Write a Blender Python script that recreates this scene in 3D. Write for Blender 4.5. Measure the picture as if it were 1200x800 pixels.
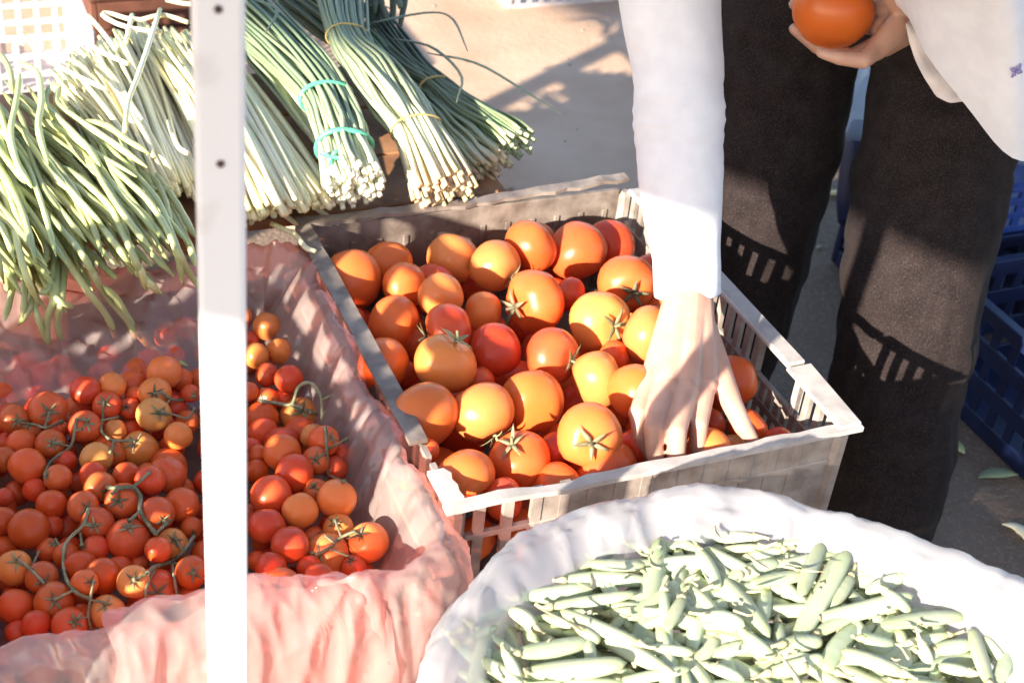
import bpy, bmesh, math, random
import numpy as np
from mathutils import Vector, Matrix, Quaternion, noise
from mathutils.bvhtree import BVHTree
random.seed(7); np.random.seed(7)
rnd = random.random
def ru(a, b): return a + (b - a) * random.random()
for o in list(bpy.data.objects): bpy.data.objects.remove(o)
S = bpy.context.scene
COL = S.collection

# ------------------------------------------------------------------ camera
FPX = 1667.0; PITCH = math.radians(35); ROLL = math.radians(6.5); CH = 1.6
FW = Vector((0, math.cos(PITCH), -math.sin(PITCH)))
r0 = Vector((1, 0, 0)); u0 = r0.cross(FW)
RT = math.cos(ROLL) * r0 + math.sin(ROLL) * u0
UP = -math.sin(ROLL) * r0 + math.cos(ROLL) * u0
CAM = Vector((0, 0, CH))
cd = bpy.data.cameras.new('camera'); cam = bpy.data.objects.new('camera', cd); COL.objects.link(cam)
cd.sensor_width = 36; cd.lens = 50; cd.clip_end = 500; cd.clip_start = .01
cam.matrix_world = Matrix(((RT.x, UP.x, -FW.x, CAM.x), (RT.y, UP.y, -FW.y, CAM.y), (RT.z, UP.z, -FW.z, CAM.z), (0, 0, 0, 1)))
cd.dof.use_dof = True; cd.dof.focus_distance = 1.72; cd.dof.aperture_fstop = 7.5
S.camera = cam
# ------------------------------------------------------------------ world, sun, exposure
SUN_EL = math.radians(20.0); SAZ = Vector((.548, .836, 0)).normalized()      # direction the light travels, on the ground
w = bpy.data.worlds.new('World'); S.world = w; w.use_nodes = True
nt = w.node_tree; bg = nt.nodes['Background']
sky = nt.nodes.new('ShaderNodeTexSky'); sky.sky_type = 'NISHITA'; sky.sun_disc = False
sky.sun_elevation = SUN_EL; sky.sun_rotation = math.atan2(-SAZ.x, -SAZ.y)
sky.air_density = 1.0; sky.dust_density = .6; sky.ozone_density = 1.5
nt.links.new(sky.outputs[0], bg.inputs[0]); bg.inputs[1].default_value = .10
sl = bpy.data.lights.new('sun', 'SUN'); sl.energy = 4.5; sl.angle = math.radians(.55); sl.color = (1, .90, .75)
so = bpy.data.objects.new('sun', sl); COL.objects.link(so)
sd = Vector((SAZ.x * math.cos(SUN_EL), SAZ.y * math.cos(SUN_EL), -math.sin(SUN_EL)))
so.rotation_euler = sd.to_track_quat('-Z', 'Y').to_euler()
S.view_settings.view_transform = 'Standard'; S.view_settings.look = 'None'
S.view_settings.exposure = 1.98; S.view_settings.gamma = 1
S.cycles.max_bounces = 10; S.cycles.transparent_max_bounces = 16

# ------------------------------------------------------------------ coordinates
def ray(px, py): return FW + RT * ((px - 600) / FPX) - UP * ((py - 400) / FPX)
def at(px, py, s): return CAM + ray(px, py) * s
def atz(px, py, z):
    d = ray(px, py); return CAM + d * ((z - CH) / d.z)
TH = math.radians(26.1); EU = Vector((math.cos(TH), math.sin(TH), 0)); EV = Vector((-math.sin(TH), math.cos(TH), 0))
ORG = Vector((.0565, 1.6155, 0))
def W(u, v, z): return ORG + EU * u + EV * v + Vector((0, 0, z))       # the stall's own frame
def loc(p):
    q = p - ORG; return q.dot(EU), q.dot(EV), p.z

# ------------------------------------------------------------------ materials
def inp(b, n, v):
    if n in b.inputs: b.inputs[n].default_value = v
def mat(name, c1, c2=None, rough=.5, scale=20, detail=4, bump=0, bscale=None, spec=.5, sss=0, sss_r=(.3, .1, .05), coat=0, lo=.35, hi=.65, dist=.002, trans=0, sheen=0):
    m = bpy.data.materials.new(name); m.use_nodes = True
    n = m.node_tree.nodes; l = m.node_tree.links; b = n['Principled BSDF']
    inp(b, 'Roughness', rough); inp(b, 'Specular IOR Level', spec)
    if coat: inp(b, 'Coat Weight', coat); inp(b, 'Coat Roughness', .12)
    if sheen: inp(b, 'Sheen Weight', sheen); inp(b, 'Sheen Roughness', .4)
    if sss:
        inp(b, 'Subsurface Weight', sss); inp(b, 'Subsurface Radius', sss_r); inp(b, 'Subsurface Scale', .02)
    tc = n.new('ShaderNodeTexCoord')
    m['tc'] = 1
    if c2 is None: b.inputs['Base Color'].default_value = (*c1, 1)
    else:
        t = n.new('ShaderNodeTexNoise'); t.inputs['Scale'].default_value = scale; t.inputs['Detail'].default_value = detail
        l.new(tc.outputs['Object'], t.inputs['Vector'])
        r = n.new('ShaderNodeValToRGB'); r.color_ramp.elements[0].position = lo; r.color_ramp.elements[1].position = hi
        r.color_ramp.elements[0].color = (*c1, 1); r.color_ramp.elements[1].color = (*c2, 1)
        l.new(t.outputs[0], r.inputs[0]); l.new(r.outputs[0], b.inputs['Base Color'])
    if bump:
        t2 = n.new('ShaderNodeTexNoise'); t2.inputs['Scale'].default_value = bscale or scale * 3; t2.inputs['Detail'].default_value = 4
        l.new(tc.outputs['Object'], t2.inputs['Vector'])
        bp = n.new('ShaderNodeBump'); bp.inputs['Strength'].default_value = bump; bp.inputs['Distance'].default_value = dist
        l.new(t2.outputs[0], bp.inputs['Height']); l.new(bp.outputs[0], b.inputs['Normal'])
    return m
def nd(m): return m.node_tree.nodes, m.node_tree.links, m.node_tree.nodes['Principled BSDF']
def objvar(m, sat=.15, val=.25, hue=.02):
    """each copy a slightly different tint"""
    n, l, b = nd(m); s = b.inputs['Base Color']
    oi = n.new('ShaderNodeObjectInfo'); h = n.new('ShaderNodeHueSaturation')
    if s.is_linked: l.new(s.links[0].from_socket, h.inputs['Color'])
    else: h.inputs['Color'].default_value = s.default_value
    mr = n.new('ShaderNodeMapRange'); mr.inputs[3].default_value = 1 - val; mr.inputs[4].default_value = 1 + val
    l.new(oi.outputs['Random'], mr.inputs[0]); l.new(mr.outputs[0], h.inputs['Value'])
    mu = n.new('ShaderNodeMath'); mu.operation = 'MULTIPLY'; mu.inputs[1].default_value = 7.31; l.new(oi.outputs['Random'], mu.inputs[0])
    fr = n.new('ShaderNodeMath'); fr.operation = 'FRACT'; l.new(mu.outputs[0], fr.inputs[0])
    m2 = n.new('ShaderNodeMapRange'); m2.inputs[3].default_value = .5 - hue; m2.inputs[4].default_value = .5 + hue
    l.new(fr.outputs[0], m2.inputs[0]); l.new(m2.outputs[0], h.inputs['Hue'])
    l.new(h.outputs[0], b.inputs['Base Color']); return m
def tomato_mat():
    m = bpy.data.materials.new('tomato_skin'); m.use_nodes = True; n, l, b = nd(m)
    tc = n.new('ShaderNodeTexCoord'); oi = n.new('ShaderNodeObjectInfo')
    t = n.new('ShaderNodeTexNoise'); t.inputs['Scale'].default_value = 1.3; t.inputs['Detail'].default_value = 3
    l.new(tc.outputs['Object'], t.inputs['Vector'])
    sx = n.new('ShaderNodeSeparateXYZ'); l.new(tc.outputs['Object'], sx.inputs[0])
    # yellow-green shoulder round the stalk + blotches
    a = n.new('ShaderNodeMath'); a.operation = 'MULTIPLY_ADD'; l.new(sx.outputs[2], a.inputs[0]); a.inputs[1].default_value = .35; l.new(t.outputs[0], a.inputs[2])
    mr = n.new('ShaderNodeMapRange'); mr.inputs[1].default_value = .38; mr.inputs[2].default_value = 1.05; l.new(a.outputs[0], mr.inputs[0])
    mx = n.new('ShaderNodeMix'); mx.data_type = 'RGBA'; mx.blend_type = 'MIX'
    l.new(mr.outputs[0], mx.inputs[0]); l.new(oi.outputs['Color'], mx.inputs[6])
    h = n.new('ShaderNodeMix'); h.data_type = 'RGBA'; h.blend_type = 'MIX'; h.inputs[0].default_value = .30
    l.new(oi.outputs['Color'], h.inputs[6]); h.inputs[7].default_value = (.62, .27, .07, 1); l.new(h.outputs[2], mx.inputs[7])
    # pale pin-prick specks
    v = n.new('ShaderNodeTexVoronoi'); v.inputs['Scale'].default_value = 16; l.new(tc.outputs['Object'], v.inputs['Vector'])
    lt = n.new('ShaderNodeMapRange'); lt.inputs[1].default_value = .10; lt.inputs[2].default_value = .04; lt.inputs[3].default_value = 0; lt.inputs[4].default_value = .2
    l.new(v.outputs['Distance'], lt.inputs[0])
    m2 = n.new('ShaderNodeMix'); m2.data_type = 'RGBA'; l.new(lt.outputs[0], m2.inputs[0]); l.new(mx.outputs[2], m2.inputs[6]); m2.inputs[7].default_value = (.7, .4, .14, 1)
    l.new(m2.outputs[2], b.inputs['Base Color'])
    t3 = n.new('ShaderNodeTexNoise'); t3.inputs['Scale'].default_value = 3.5; l.new(tc.outputs['Object'], t3.inputs['Vector'])
    rr = n.new('ShaderNodeMapRange'); rr.inputs[3].default_value = .24; rr.inputs[4].default_value = .42; l.new(t3.outputs[0], rr.inputs[0]); l.new(rr.outputs[0], b.inputs['Roughness'])
    inp(b, 'Subsurface Weight', .25); inp(b, 'Subsurface Radius', (1, .35, .08)); inp(b, 'Subsurface Scale', .006)
    inp(b, 'Specular IOR Level', .36)
    return m
def ramp_mat(name, stops, rough=.45, noise_amt=.12, sss=.15):
    """colour runs along the stalk (attribute 't' 0..1)"""
    m = bpy.data.materials.new(name); m.use_nodes = True; n, l, b = nd(m)
    at_ = n.new('ShaderNodeAttribute'); at_.attribute_name = 't'
    tc = n.new('ShaderNodeTexCoord'); t = n.new('ShaderNodeTexNoise'); t.inputs['Scale'].default_value = 60; l.new(tc.outputs['Object'], t.inputs['Vector'])
    ad = n.new('ShaderNodeMath'); ad.operation = 'MULTIPLY_ADD'; ad.inputs[1].default_value = noise_amt; l.new(t.outputs[0], ad.inputs[0]); l.new(at_.outputs['Fac'], ad.inputs[2])
    sb = n.new('ShaderNodeMath'); sb.operation = 'SUBTRACT'; sb.inputs[1].default_value = noise_amt * .5; l.new(ad.outputs[0], sb.inputs[0])
    r = n.new('ShaderNodeValToRGB'); e = r.color_ramp.elements
    while len(e) < len(stops): e.new(.5)
    for i, (p, c) in enumerate(stops): e[i].position = p; e[i].color = (*c, 1)
    l.new(sb.outputs[0], r.inputs[0]); l.new(r.outputs[0], b.inputs['Base Color']); inp(b, 'Roughness', rough)
    inp(b, 'Subsurface Weight', sss); inp(b, 'Subsurface Radius', (.5, .6, .2)); inp(b, 'Subsurface Scale', .004)
    return m
def film_mat(name, col, opac, tcol, rough=.25, sc=9):
    """thin plastic film: part see-through, part translucent, part glossy"""
    m = bpy.data.materials.new(name); m.use_nodes = True; n, l, b = nd(m)
    out = n['Material Output']
    b.inputs['Base Color'].default_value = (*col, 1); inp(b, 'Roughness', rough); inp(b, 'Specular IOR Level', .5)
    tc = n.new('ShaderNodeTexCoord'); t = n.new('ShaderNodeTexNoise'); t.inputs['Scale'].default_value = sc; t.inputs['Detail'].default_value = 4; t.inputs['Distortion'].default_value = 1.0; t.noise_type = 'RIDGED_MULTIFRACTAL'; t.normalize = True
    l.new(tc.outputs['Object'], t.inputs['Vector'])
    bp = n.new('ShaderNodeBump'); bp.inputs['Strength'].default_value = .8; bp.inputs['Distance'].default_value = .006
    l.new(t.outputs[0], bp.inputs['Height']); l.new(bp.outputs[0], b.inputs['Normal'])
    inp(b, 'Specular IOR Level', 0)
    tl = n.new('ShaderNodeBsdfTranslucent'); tl.inputs[0].default_value = (*col, 1); l.new(bp.outputs[0], tl.inputs['Normal'])
    tr = n.new('ShaderNodeBsdfTransparent'); tr.inputs[0].default_value = (*tcol, 1)
    m1 = n.new('ShaderNodeMixShader'); m1.inputs[0].default_value = .55; l.new(b.outputs[0], m1.inputs[1]); l.new(tl.outputs[0], m1.inputs[2])
    m2 = n.new('ShaderNodeMixShader')
    rr = n.new('ShaderNodeMapRange'); rr.inputs[1].default_value = .3; rr.inputs[2].default_value = .7; rr.inputs[3].default_value = max(0, opac - .10); rr.inputs[4].default_value = min(1, opac + .10)
    l.new(t.outputs[0], rr.inputs[0]); l.new(rr.outputs[0], m2.inputs[0])
    l.new(tr.outputs[0], m2.inputs[1]); l.new(m1.outputs[0], m2.inputs[2])
    gl = n.new('ShaderNodeBsdfGlossy'); gl.inputs['Roughness'].default_value = rough; l.new(bp.outputs[0], gl.inputs['Normal'])
    lw = n.new('ShaderNodeLayerWeight'); lw.inputs[0].default_value = .35; pw = n.new('ShaderNodeMath'); pw.operation = 'POWER'; pw.inputs[1].default_value = 2.5; l.new(lw.outputs['Facing'], pw.inputs[0]); fr = n.new('ShaderNodeMapRange'); fr.inputs[3].default_value = .045; fr.inputs[4].default_value = .30; l.new(pw.outputs[0], fr.inputs[0])
    m3 = n.new('ShaderNodeMixShader'); l.new(fr.outputs[0], m3.inputs[0]); l.new(m2.outputs[0], m3.inputs[1]); l.new(gl.outputs[0], m3.inputs[2]); l.new(m3.outputs[0], out.inputs[0])
    return m
M = {}
M['tomato'] = tomato_mat()
M['calyx'] = objvar(mat('tomato_calyx', (.13, .135, .06), (.32, .28, .16), .6, 1.2), val=.4, hue=.03)
M['vine'] = objvar(mat('vine_stem', (.12, .14, .07), (.30, .28, .17), .6, 60, bump=.3))
M['film_pink'] = film_mat('pink_film', (.95, .77, .73), .46, (.97, .60, .55), .17, 20)
M['film_white'] = film_mat('white_film', (.66, .66, .70), .70, (.9, .9, .93), .2, 12)
M['film_clear'] = film_mat('clear_film', (.50, .58, .70), .6, (.8, .86, .92), .2, 8)
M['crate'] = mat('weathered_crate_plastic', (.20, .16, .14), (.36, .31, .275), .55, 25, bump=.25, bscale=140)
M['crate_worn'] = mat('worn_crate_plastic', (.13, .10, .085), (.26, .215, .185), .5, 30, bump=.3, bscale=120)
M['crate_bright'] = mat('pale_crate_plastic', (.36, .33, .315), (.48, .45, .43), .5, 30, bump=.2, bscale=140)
M['crate_white'] = mat('white_crate_plastic', (.50, .43, .42), (.60, .53, .52), .5, 15)
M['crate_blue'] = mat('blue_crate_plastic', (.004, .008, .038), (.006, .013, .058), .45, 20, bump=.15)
M['crate_sunlit_blue'] = mat('sunlit_blue_plastic', (.015, .035, .18), (.025, .055, .24), .4, 20)  # brighter copy of the blue plastic, sunlight put into the colour
M['wood'] = mat('board_wood', (.20, .085, .035), (.38, .19, .09), .65, 14, 6, bump=.5, bscale=60)
M['steel'] = mat('white_painted_steel', (.72, .72, .765), (.60, .58, .60), .42, 26, 8, bump=.12, bscale=40, lo=.58, hi=.74)
M['hole'] = mat('hole_dark', (.05, .025, .02), (.10, .05, .035), .7, 80)  # dark brown for the shade inside the pole's holes
M['bean'] = objvar(ramp_mat('yardlong_bean', [(0, (.28, .33, .12)), (.2, (.43, .46, .20)), (.8, (.48, .50, .24)), (1, (.38, .42, .16))], .42), val=.22)
M['chive'] = objvar(ramp_mat('blanched_stalk', [(0, (.62, .58, .30)), (.25, (.74, .69, .44)), (.8, (.76, .72, .53)), (1, (.70, .62, .36))], .4), val=.1)
M['scape'] = objvar(ramp_mat('green_stalk', [(0, (.14, .19, .11)), (.4, (.21, .28, .16)), (.7, (.34, .40, .24)), (.93, (.46, .50, .34)), (1, (.74, .72, .56))], .45), val=.22)
M['scape2'] = objvar(ramp_mat('pale_green_stalk', [(0, (.14, .18, .11)), (.35, (.23, .28, .17)), (.65, (.40, .44, .28)), (.88, (.56, .54, .37)), (1, (.56, .42, .25))], .45), val=.22)
M['scape3'] = objvar(ramp_mat('dark_green_stalk', [(0, (.09, .11, .07)), (.6, (.15, .19, .11)), (.9, (.20, .28, .13)), (1, (.46, .50, .30))], .5), val=.25)
M['tie'] = mat('green_tie', (.07, .33, .20), (.10, .42, .27), .35, 50)
M['rubber'] = mat('rubber_band', (.50, .36, .12), None, .5)
M['pod'] = objvar(ramp_mat('pea_pod', [(0, (.32, .38, .19)), (.3, (.41, .46, .30)), (.7, (.43, .48, .33)), (1, (.32, .38, .19))], .42), val=.2, hue=.02)
M['scrap'] = objvar(mat('pea_scrap', (.40, .36, .18), (.52, .48, .30), .6, 60), val=.2)
M['skin'] = mat('skin', (.47, .27, .20), (.53, .32, .245), .45, 30, bump=.15, bscale=350, sss=.3, sss_r=(1, .35, .2), dist=.001)
M['white_knit'] = mat('white_knit', (.68, .68, .74), (.73, .73, .79), .85, 40, bump=.25, bscale=700, dist=.001)
M['blouse_under'] = mat('sheer_hem', (.70, .62, .62), (.76, .68, .68), .7, 60, bump=.2, bscale=400)
M['flower'] = mat('purple_thread', (.25, .20, .42), None, .8)
M['hair'] = mat('dark_hair', (.02, .014, .012), (.04, .03, .025), .5, 120)
M['shoe'] = mat('dark_shoe', (.03, .03, .035), (.05, .05, .055), .6, 40)
M['eye'] = mat('eye', (.6, .6, .6), None, .2)
M['awning'] = mat('awning_cloth', (.55, .54, .50), (.62, .60, .56), .8, 5)
def trouser_mat():
    m = mat('black_trouser_cloth', (.012, .0085, .0088), (.019, .0135, .0138), .9, 30, sheen=.02, spec=.1, bump=.22, bscale=520, dist=.001)
    n, l, b = nd(m); tc = n.new('ShaderNodeTexCoord')
    t = n.new('ShaderNodeTexNoise'); t.inputs['Scale'].default_value = 620; t.inputs['Detail'].default_value = 2; l.new(tc.outputs['Object'], t.inputs['Vector'])
    r = n.new('ShaderNodeMapRange'); r.inputs[1].default_value = .50; r.inputs[2].default_value = .78; r.inputs[3].default_value = 0; r.inputs[4].default_value = .5; l.new(t.outputs[0], r.inputs[0])
    mx = n.new('ShaderNodeMix'); mx.data_type = 'RGBA'; src = b.inputs['Base Color'].links[0].from_socket
    l.new(r.outputs[0], mx.inputs[0]); l.new(src, mx.inputs[6]); mx.inputs[7].default_value = (.105, .082, .078, 1); l.new(mx.outputs[2], b.inputs['Base Color'])
    return m
M['trouser'] = trouser_mat()
def awning_mat():
    m = M['awning']; n, l, b = nd(m); tl = n.new('ShaderNodeBsdfTranslucent'); tl.inputs[0].default_value = (.62, .62, .70, 1)
    mx = n.new('ShaderNodeMixShader'); mx.inputs[0].default_value = .4; l.new(b.outputs[0], mx.inputs[1]); l.new(tl.outputs[0], mx.inputs[2]); l.new(mx.outputs[0], n['Material Output'].inputs[0])
awning_mat()
def ground_mat():
    m = mat('market_asphalt', (.12, .078, .052), (.20, .135, .095), .9, 2.2, 8, bump=.7, bscale=90, dist=.006)
    n, l, b = nd(m); tc = n.new('ShaderNodeTexCoord')
    v = n.new('ShaderNodeTexVoronoi'); v.inputs['Scale'].default_value = 110; l.new(tc.outputs['Object'], v.inputs['Vector'])
    r = n.new('ShaderNodeMapRange'); r.inputs[1].default_value = 0; r.inputs[2].default_value = .5; r.inputs[3].default_value = .6; r.inputs[4].default_value = 0; l.new(v.outputs['Distance'], r.inputs[0])
    sep = n.new('ShaderNodeSeparateColor'); l.new(v.outputs['Color'], sep.inputs[0])
    mu = n.new('ShaderNodeMath'); mu.operation = 'MULTIPLY'; l.new(r.outputs[0], mu.inputs[0]); l.new(sep.outputs[0], mu.inputs[1])
    mx = n.new('ShaderNodeMix'); mx.data_type = 'RGBA'; src = b.inputs['Base Color'].links[0].from_socket
    l.new(mu.outputs[0], mx.inputs[0]); l.new(src, mx.inputs[6]); mx.inputs[7].default_value = (.30, .27, .24, 1); l.new(mx.outputs[2], b.inputs['Base Color'])
    return m
M['ground'] = ground_mat()

# ------------------------------------------------------------------ helpers
def mesh(name, vs, fs, m, tattr=None, smooth=True):
    me = bpy.data.meshes.new(name); me.from_pydata([tuple(v) for v in vs], [], fs); me.update()
    if smooth: me.polygons.foreach_set('use_smooth', [True] * len(me.polygons))
    if m: me.materials.append(M[m] if isinstance(m, str) else m)
    if tattr is not None:
        a = me.attributes.new('t', 'FLOAT', 'POINT'); a.data.foreach_set('value', tattr)
    return me
def link(name, me, parent=None, l=None):
    o = bpy.data.objects.new(name, me); COL.objects.link(o)
    if parent: o.parent = parent
    if l is not None: o.location = l
    return o
def tag(o, label=None, cat=None, group=None, kind=None):
    if label: o['label'] = label
    if cat: o['category'] = cat
    if group: o['group'] = group
    if kind: o['kind'] = kind
    return o
def empty(name, l, label, cat, group=None):
    o = link(name, None, None, l); o.empty_display_size = .05; return tag(o, label, cat, group)
def obj(name, vs, fs, m, parent=None, origin=None, tattr=None, smooth=True):
    """world-space verts; origin (or the parent's) subtracted"""
    if parent is not None:
        off = Vector(parent.location)
        if parent.parent: off = off + Vector(parent.parent.location)
        o = link(name, mesh(name, [Vector(v) - off for v in vs], fs, m, tattr, smooth), parent)
    else:
        c = Vector(origin) if origin is not None else sum((Vector(v) for v in vs), Vector()) / len(vs)
        o = link(name, mesh(name, [Vector(v) - c for v in vs], fs, m, tattr, smooth), None, c)
    return o
def tube(pts, rads, seg=8, cap=True, flat=None):
    """swept tube with parallel transport; returns verts, faces, t"""
    pts = [Vector(p) for p in pts]; n = len(pts)
    if not hasattr(rads, '__len__'): rads = [rads] * n
    vs = []; fs = []; ts = []
    tan = [(pts[min(i + 1, n - 1)] - pts[max(i - 1, 0)]).normalized() for i in range(n)]
    a = tan[0].orthogonal().normalized() if flat is None else (flat - tan[0] * flat.dot(tan[0])).normalized()
    for i in range(n):
        if i: a = (a - tan[i] * a.dot(tan[i])).normalized()
        b = tan[i].cross(a)
        for k in range(seg):
            th = 2 * math.pi * k / seg
            fl = 1 if flat is None else .3
            vs.append(pts[i] + a * (math.cos(th) * rads[i] * fl) + b * (math.sin(th) * rads[i])); ts.append(i / (n - 1))
    for i in range(n - 1):
        for k in range(seg):
            fs.append((i * seg + k, i * seg + (k + 1) % seg, (i + 1) * seg + (k + 1) % seg, (i + 1) * seg + k))
    if cap:
        fs.append(tuple(range(seg - 1, -1, -1))); fs.append(tuple((n - 1) * seg + k for k in range(seg)))
    return vs, fs, ts
def catmull(P, n):
    P = [Vector(p) for p in P]; out = []
    Q = [P[0] * 2 - P[1]] + P + [P[-1] * 2 - P[-2]]
    m = len(P) - 1
    for i in range(n):
        x = i / (n - 1) * m; k = min(int(x), m - 1); t = x - k
        a, b, c, d = Q[k:k + 4]
        out.append(.5 * ((2 * b) + (c - a) * t + (2 * a - 5 * b + 4 * c - d) * t * t + (3 * b - a - 3 * c + d) * t ** 3))
    return out
def interp(xs, n):
    return [float(v) for v in np.interp(np.linspace(0, 1, n), np.linspace(0, 1, len(xs)), xs)]
def boxv(u0_, u1, v0, v1, z0, z1, j=0):
    """box in the stall frame"""
    c = [(a, b, z) for z in (z0, z1) for (a, b) in ((u0_, v0), (u1, v0), (u1, v1), (u0_, v1))]
    vs = [W(a + ru(-j, j), b + ru(-j, j), z + ru(-j, j)) for a, b, z in c]
    return vs, [(3, 2, 1, 0), (4, 5, 6, 7), (0, 1, 5, 4), (1, 2, 6, 5), (2, 3, 7, 6), (3, 0, 4, 7)]
def box(name, d, m, parent, j=0, bev=.0015):
    vs, fs = boxv(*d, j)
    o = obj(name, vs, fs, m, parent, smooth=False)
    if bev:
        bm = bmesh.new(); bm.from_mesh(o.data); bmesh.ops.bevel(bm, geom=bm.edges[:], offset=min(bev, .3 * min(abs(d[1] - d[0]), abs(d[3] - d[2]), abs(d[5] - d[4]))), segments=1, affect='EDGES', clamp_overlap=True)
        bm.to_mesh(o.data); bm.free()
    return o
def fbm(p, sc, oct=3):
    return noise.fractal(Vector(p) * sc, 1.0, 2.0, oct)
def join_geo(parts):
    V = []; F = []; T = []
    for vs, fs, ts in parts:
        k = len(V); V += vs; F += [tuple(i + k for i in f) for f in fs]; T += ts
    return V, F, T
def capsule(p, q, rp, rq, seg=14):
    p = Vector(p); q = Vector(q); d = (q - p); L = d.length; d = d / L if L > 1e-6 else Vector((0, 0, 1))
    pts = []; rs = []
    for k in range(5): a = math.pi / 2 * (1 - k / 4); pts.append(p - d * rp * math.sin(a)); rs.append(max(1e-4, rp * math.cos(a)))
    for k in range(5): a = math.pi / 2 * k / 4; pts.append(q + d * rq * math.sin(a)); rs.append(max(1e-4, rq * math.cos(a)))
    return tube(pts, rs, seg)
def ball(c, rx, ry=None, rz=None, seg=16):
    ry = ry or rx; rz = rz or rx; c = Vector(c); vs = []; fs = []
    n = 10
    for i in range(n + 1):
        a = math.pi * i / n; s = max(math.sin(a), 1e-3)
        for k in range(seg):
            t = 2 * math.pi * k / seg; vs.append(c + Vector((rx * s * math.cos(t), ry * s * math.sin(t), rz * math.cos(a))))
    for i in range(n):
        for k in range(seg): fs.append((i * seg + k, (i + 1) * seg + k, (i + 1) * seg + (k + 1) % seg, i * seg + (k + 1) % seg))
    fs.append(tuple(range(seg))); fs.append(tuple(n * seg + k for k in range(seg - 1, -1, -1)))
    return vs, fs, [0] * len(vs)
def remesh(parts, voxel, smooth_it=4, disp=None):
    """union of overlapping shells as one continuous skin; returns verts, faces"""
    V, F, _ = join_geo(parts)
    me = mesh('tmp', V, F, None); o = link('tmp', me)
    r = o.modifiers.new('r', 'REMESH'); r.mode = 'VOXEL'; r.voxel_size = voxel; r.use_smooth_shade = True
    s = o.modifiers.new('s', 'SMOOTH'); s.factor = .5; s.iterations = smooth_it
    dg = bpy.context.evaluated_depsgraph_get(); dg.update()
    e = o.evaluated_get(dg).to_mesh()
    vs = [v.co.copy() for v in e.vertices]; ns = [v.normal.copy() for v in e.vertices]; fs = [tuple(p.vertices) for p in e.polygons]
    o.evaluated_get(dg).to_mesh_clear(); bpy.data.objects.remove(o); bpy.data.meshes.remove(me)
    if disp: vs = [v + n * disp(v) for v, n in zip(vs, ns)]
    return vs, fs
ORD = ['leftmost', 'second from the left', 'third from the left', 'fourth from the left', 'fifth from the left', 'sixth from the left', 'seventh from the left', 'eighth from the left', 'ninth from the left', 'tenth from the left', 'eleventh from the left', 'twelfth from the left', 'thirteenth from the left', 'fourteenth from the left'] + [w + ' from the left' for w in ('fifteenth', 'sixteenth', 'seventeenth', 'eighteenth', 'nineteenth', 'twentieth', 'twenty-first', 'twenty-second', 'twenty-third', 'twenty-fourth')]
class Namer:
    """look-alikes of one description are told apart by their order in the photo"""
    def __init__(s): s.d = {}
    def add(s, o, base, x): s.d.setdefault(base, []).append((x, o))
    def done(s):
        for base, L in s.d.items():
            L.sort(key=lambda t: t[0])
            for i, (x, o) in enumerate(L):
                if len(L) == 1 or len(L) > len(ORD): o['label'] = base
                elif i == len(L) - 1: o['label'] = base + ', rightmost of these'
                else: o['label'] = base + ', ' + ORD[i] + ('' if i else ' of these')
NM = Namer()
def pix(p):
    q = p - CAM; z = q.dot(FW); return 600 + FPX * q.dot(RT) / z, 400 - FPX * q.dot(UP) / z
ZC = ['far left', 'left', 'centre', 'right', 'far right']; ZR_ = ['back', 'upper middle', 'middle', 'lower middle', 'front']
def zone(o, p, base, x0, x1, y0, y1, hidden):
    x, y = pix(p)
    if not (0 <= x <= 1200 and 0 <= y <= 800): o['label'] = hidden; return
    c = ZC[int(max(0, min(4.99, (x - x0) / (x1 - x0) * 5)))]; r = ZR_[int(max(0, min(4.99, (y - y0) / (y1 - y0) * 5)))]
    NM.add(o, base % (c + ', ' + r), x)

# ------------------------------------------------------------------ ground
gv = [(-60, -60, 0), (60, -60, 0), (60, 60, 0), (-60, 60, 0)]
tag(obj('ground', gv, [(0, 1, 2, 3)], 'ground', origin=(0, 0, 0), smooth=False), kind='structure')

M['pave'] = mat('dusty_concrete', (.46, .285, .185), (.58, .40, .285), .9, 3, 8, bump=.5, bscale=60, dist=.004)
pv = [(-6, 2.55), (.18, 2.62), (.30, 3.0), (.36, 3.6), (.5, 12), (-6, 12)]
tag(obj('pavement', [(x, y, z) for z in (-.02, .004) for x, y in pv], [(11, 10, 9, 8, 7, 6)[::-1]] + [(k, (k + 1) % 6, 6 + (k + 1) % 6, 6 + k) for k in range(6)], 'pave', origin=(0, 0, 0), smooth=False), kind='structure')
# ------------------------------------------------------------------ awning and poles
a0 = SAZ; b0 = Vector((SAZ.y, -SAZ.x, 0))
def AB(a, b, z): return a0 * a + b0 * b + Vector((0, 0, z))
EDGE = .53 - (2.05 - 1.02) / math.tan(SUN_EL)
aw = empty('market_awning', AB(-1, -.5, 2.3), 'large off-white cloth awning stretched over the stall on white poles', 'awning')
nx, ny = 14, 36; vs = []; fs = []
for i in range(nx + 1):
    for j in range(ny + 1):
        a = EDGE + (0.95 - EDGE) * i / nx; b = -3.6 + 6.0 * j / ny
        vs.append(AB(a, b, 2.28 + .02 * math.sin(j * 1.1) * math.sin(i * .8)))
for i in range(nx):
    for j in range(ny): fs.append((i * (ny + 1) + j, (i + 1) * (ny + 1) + j, (i + 1) * (ny + 1) + j + 1, i * (ny + 1) + j + 1))
obj('canopy', vs, fs, 'awning', aw)
vs = []; fs = []; n = 180
for j in range(n + 1):
    b = -3.6 + 6.0 * j / n
    vs += [AB(EDGE - .003, b, 2.31), AB(EDGE - .003 + .01 * math.sin(j * .5), b, 2.05 + .02 * abs(math.sin(j * .16)))]
for j in range(n): fs.append((2 * j, 2 * j + 1, 2 * j + 3, 2 * j + 2))
obj('valance', vs, fs, 'awning', aw)
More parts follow.
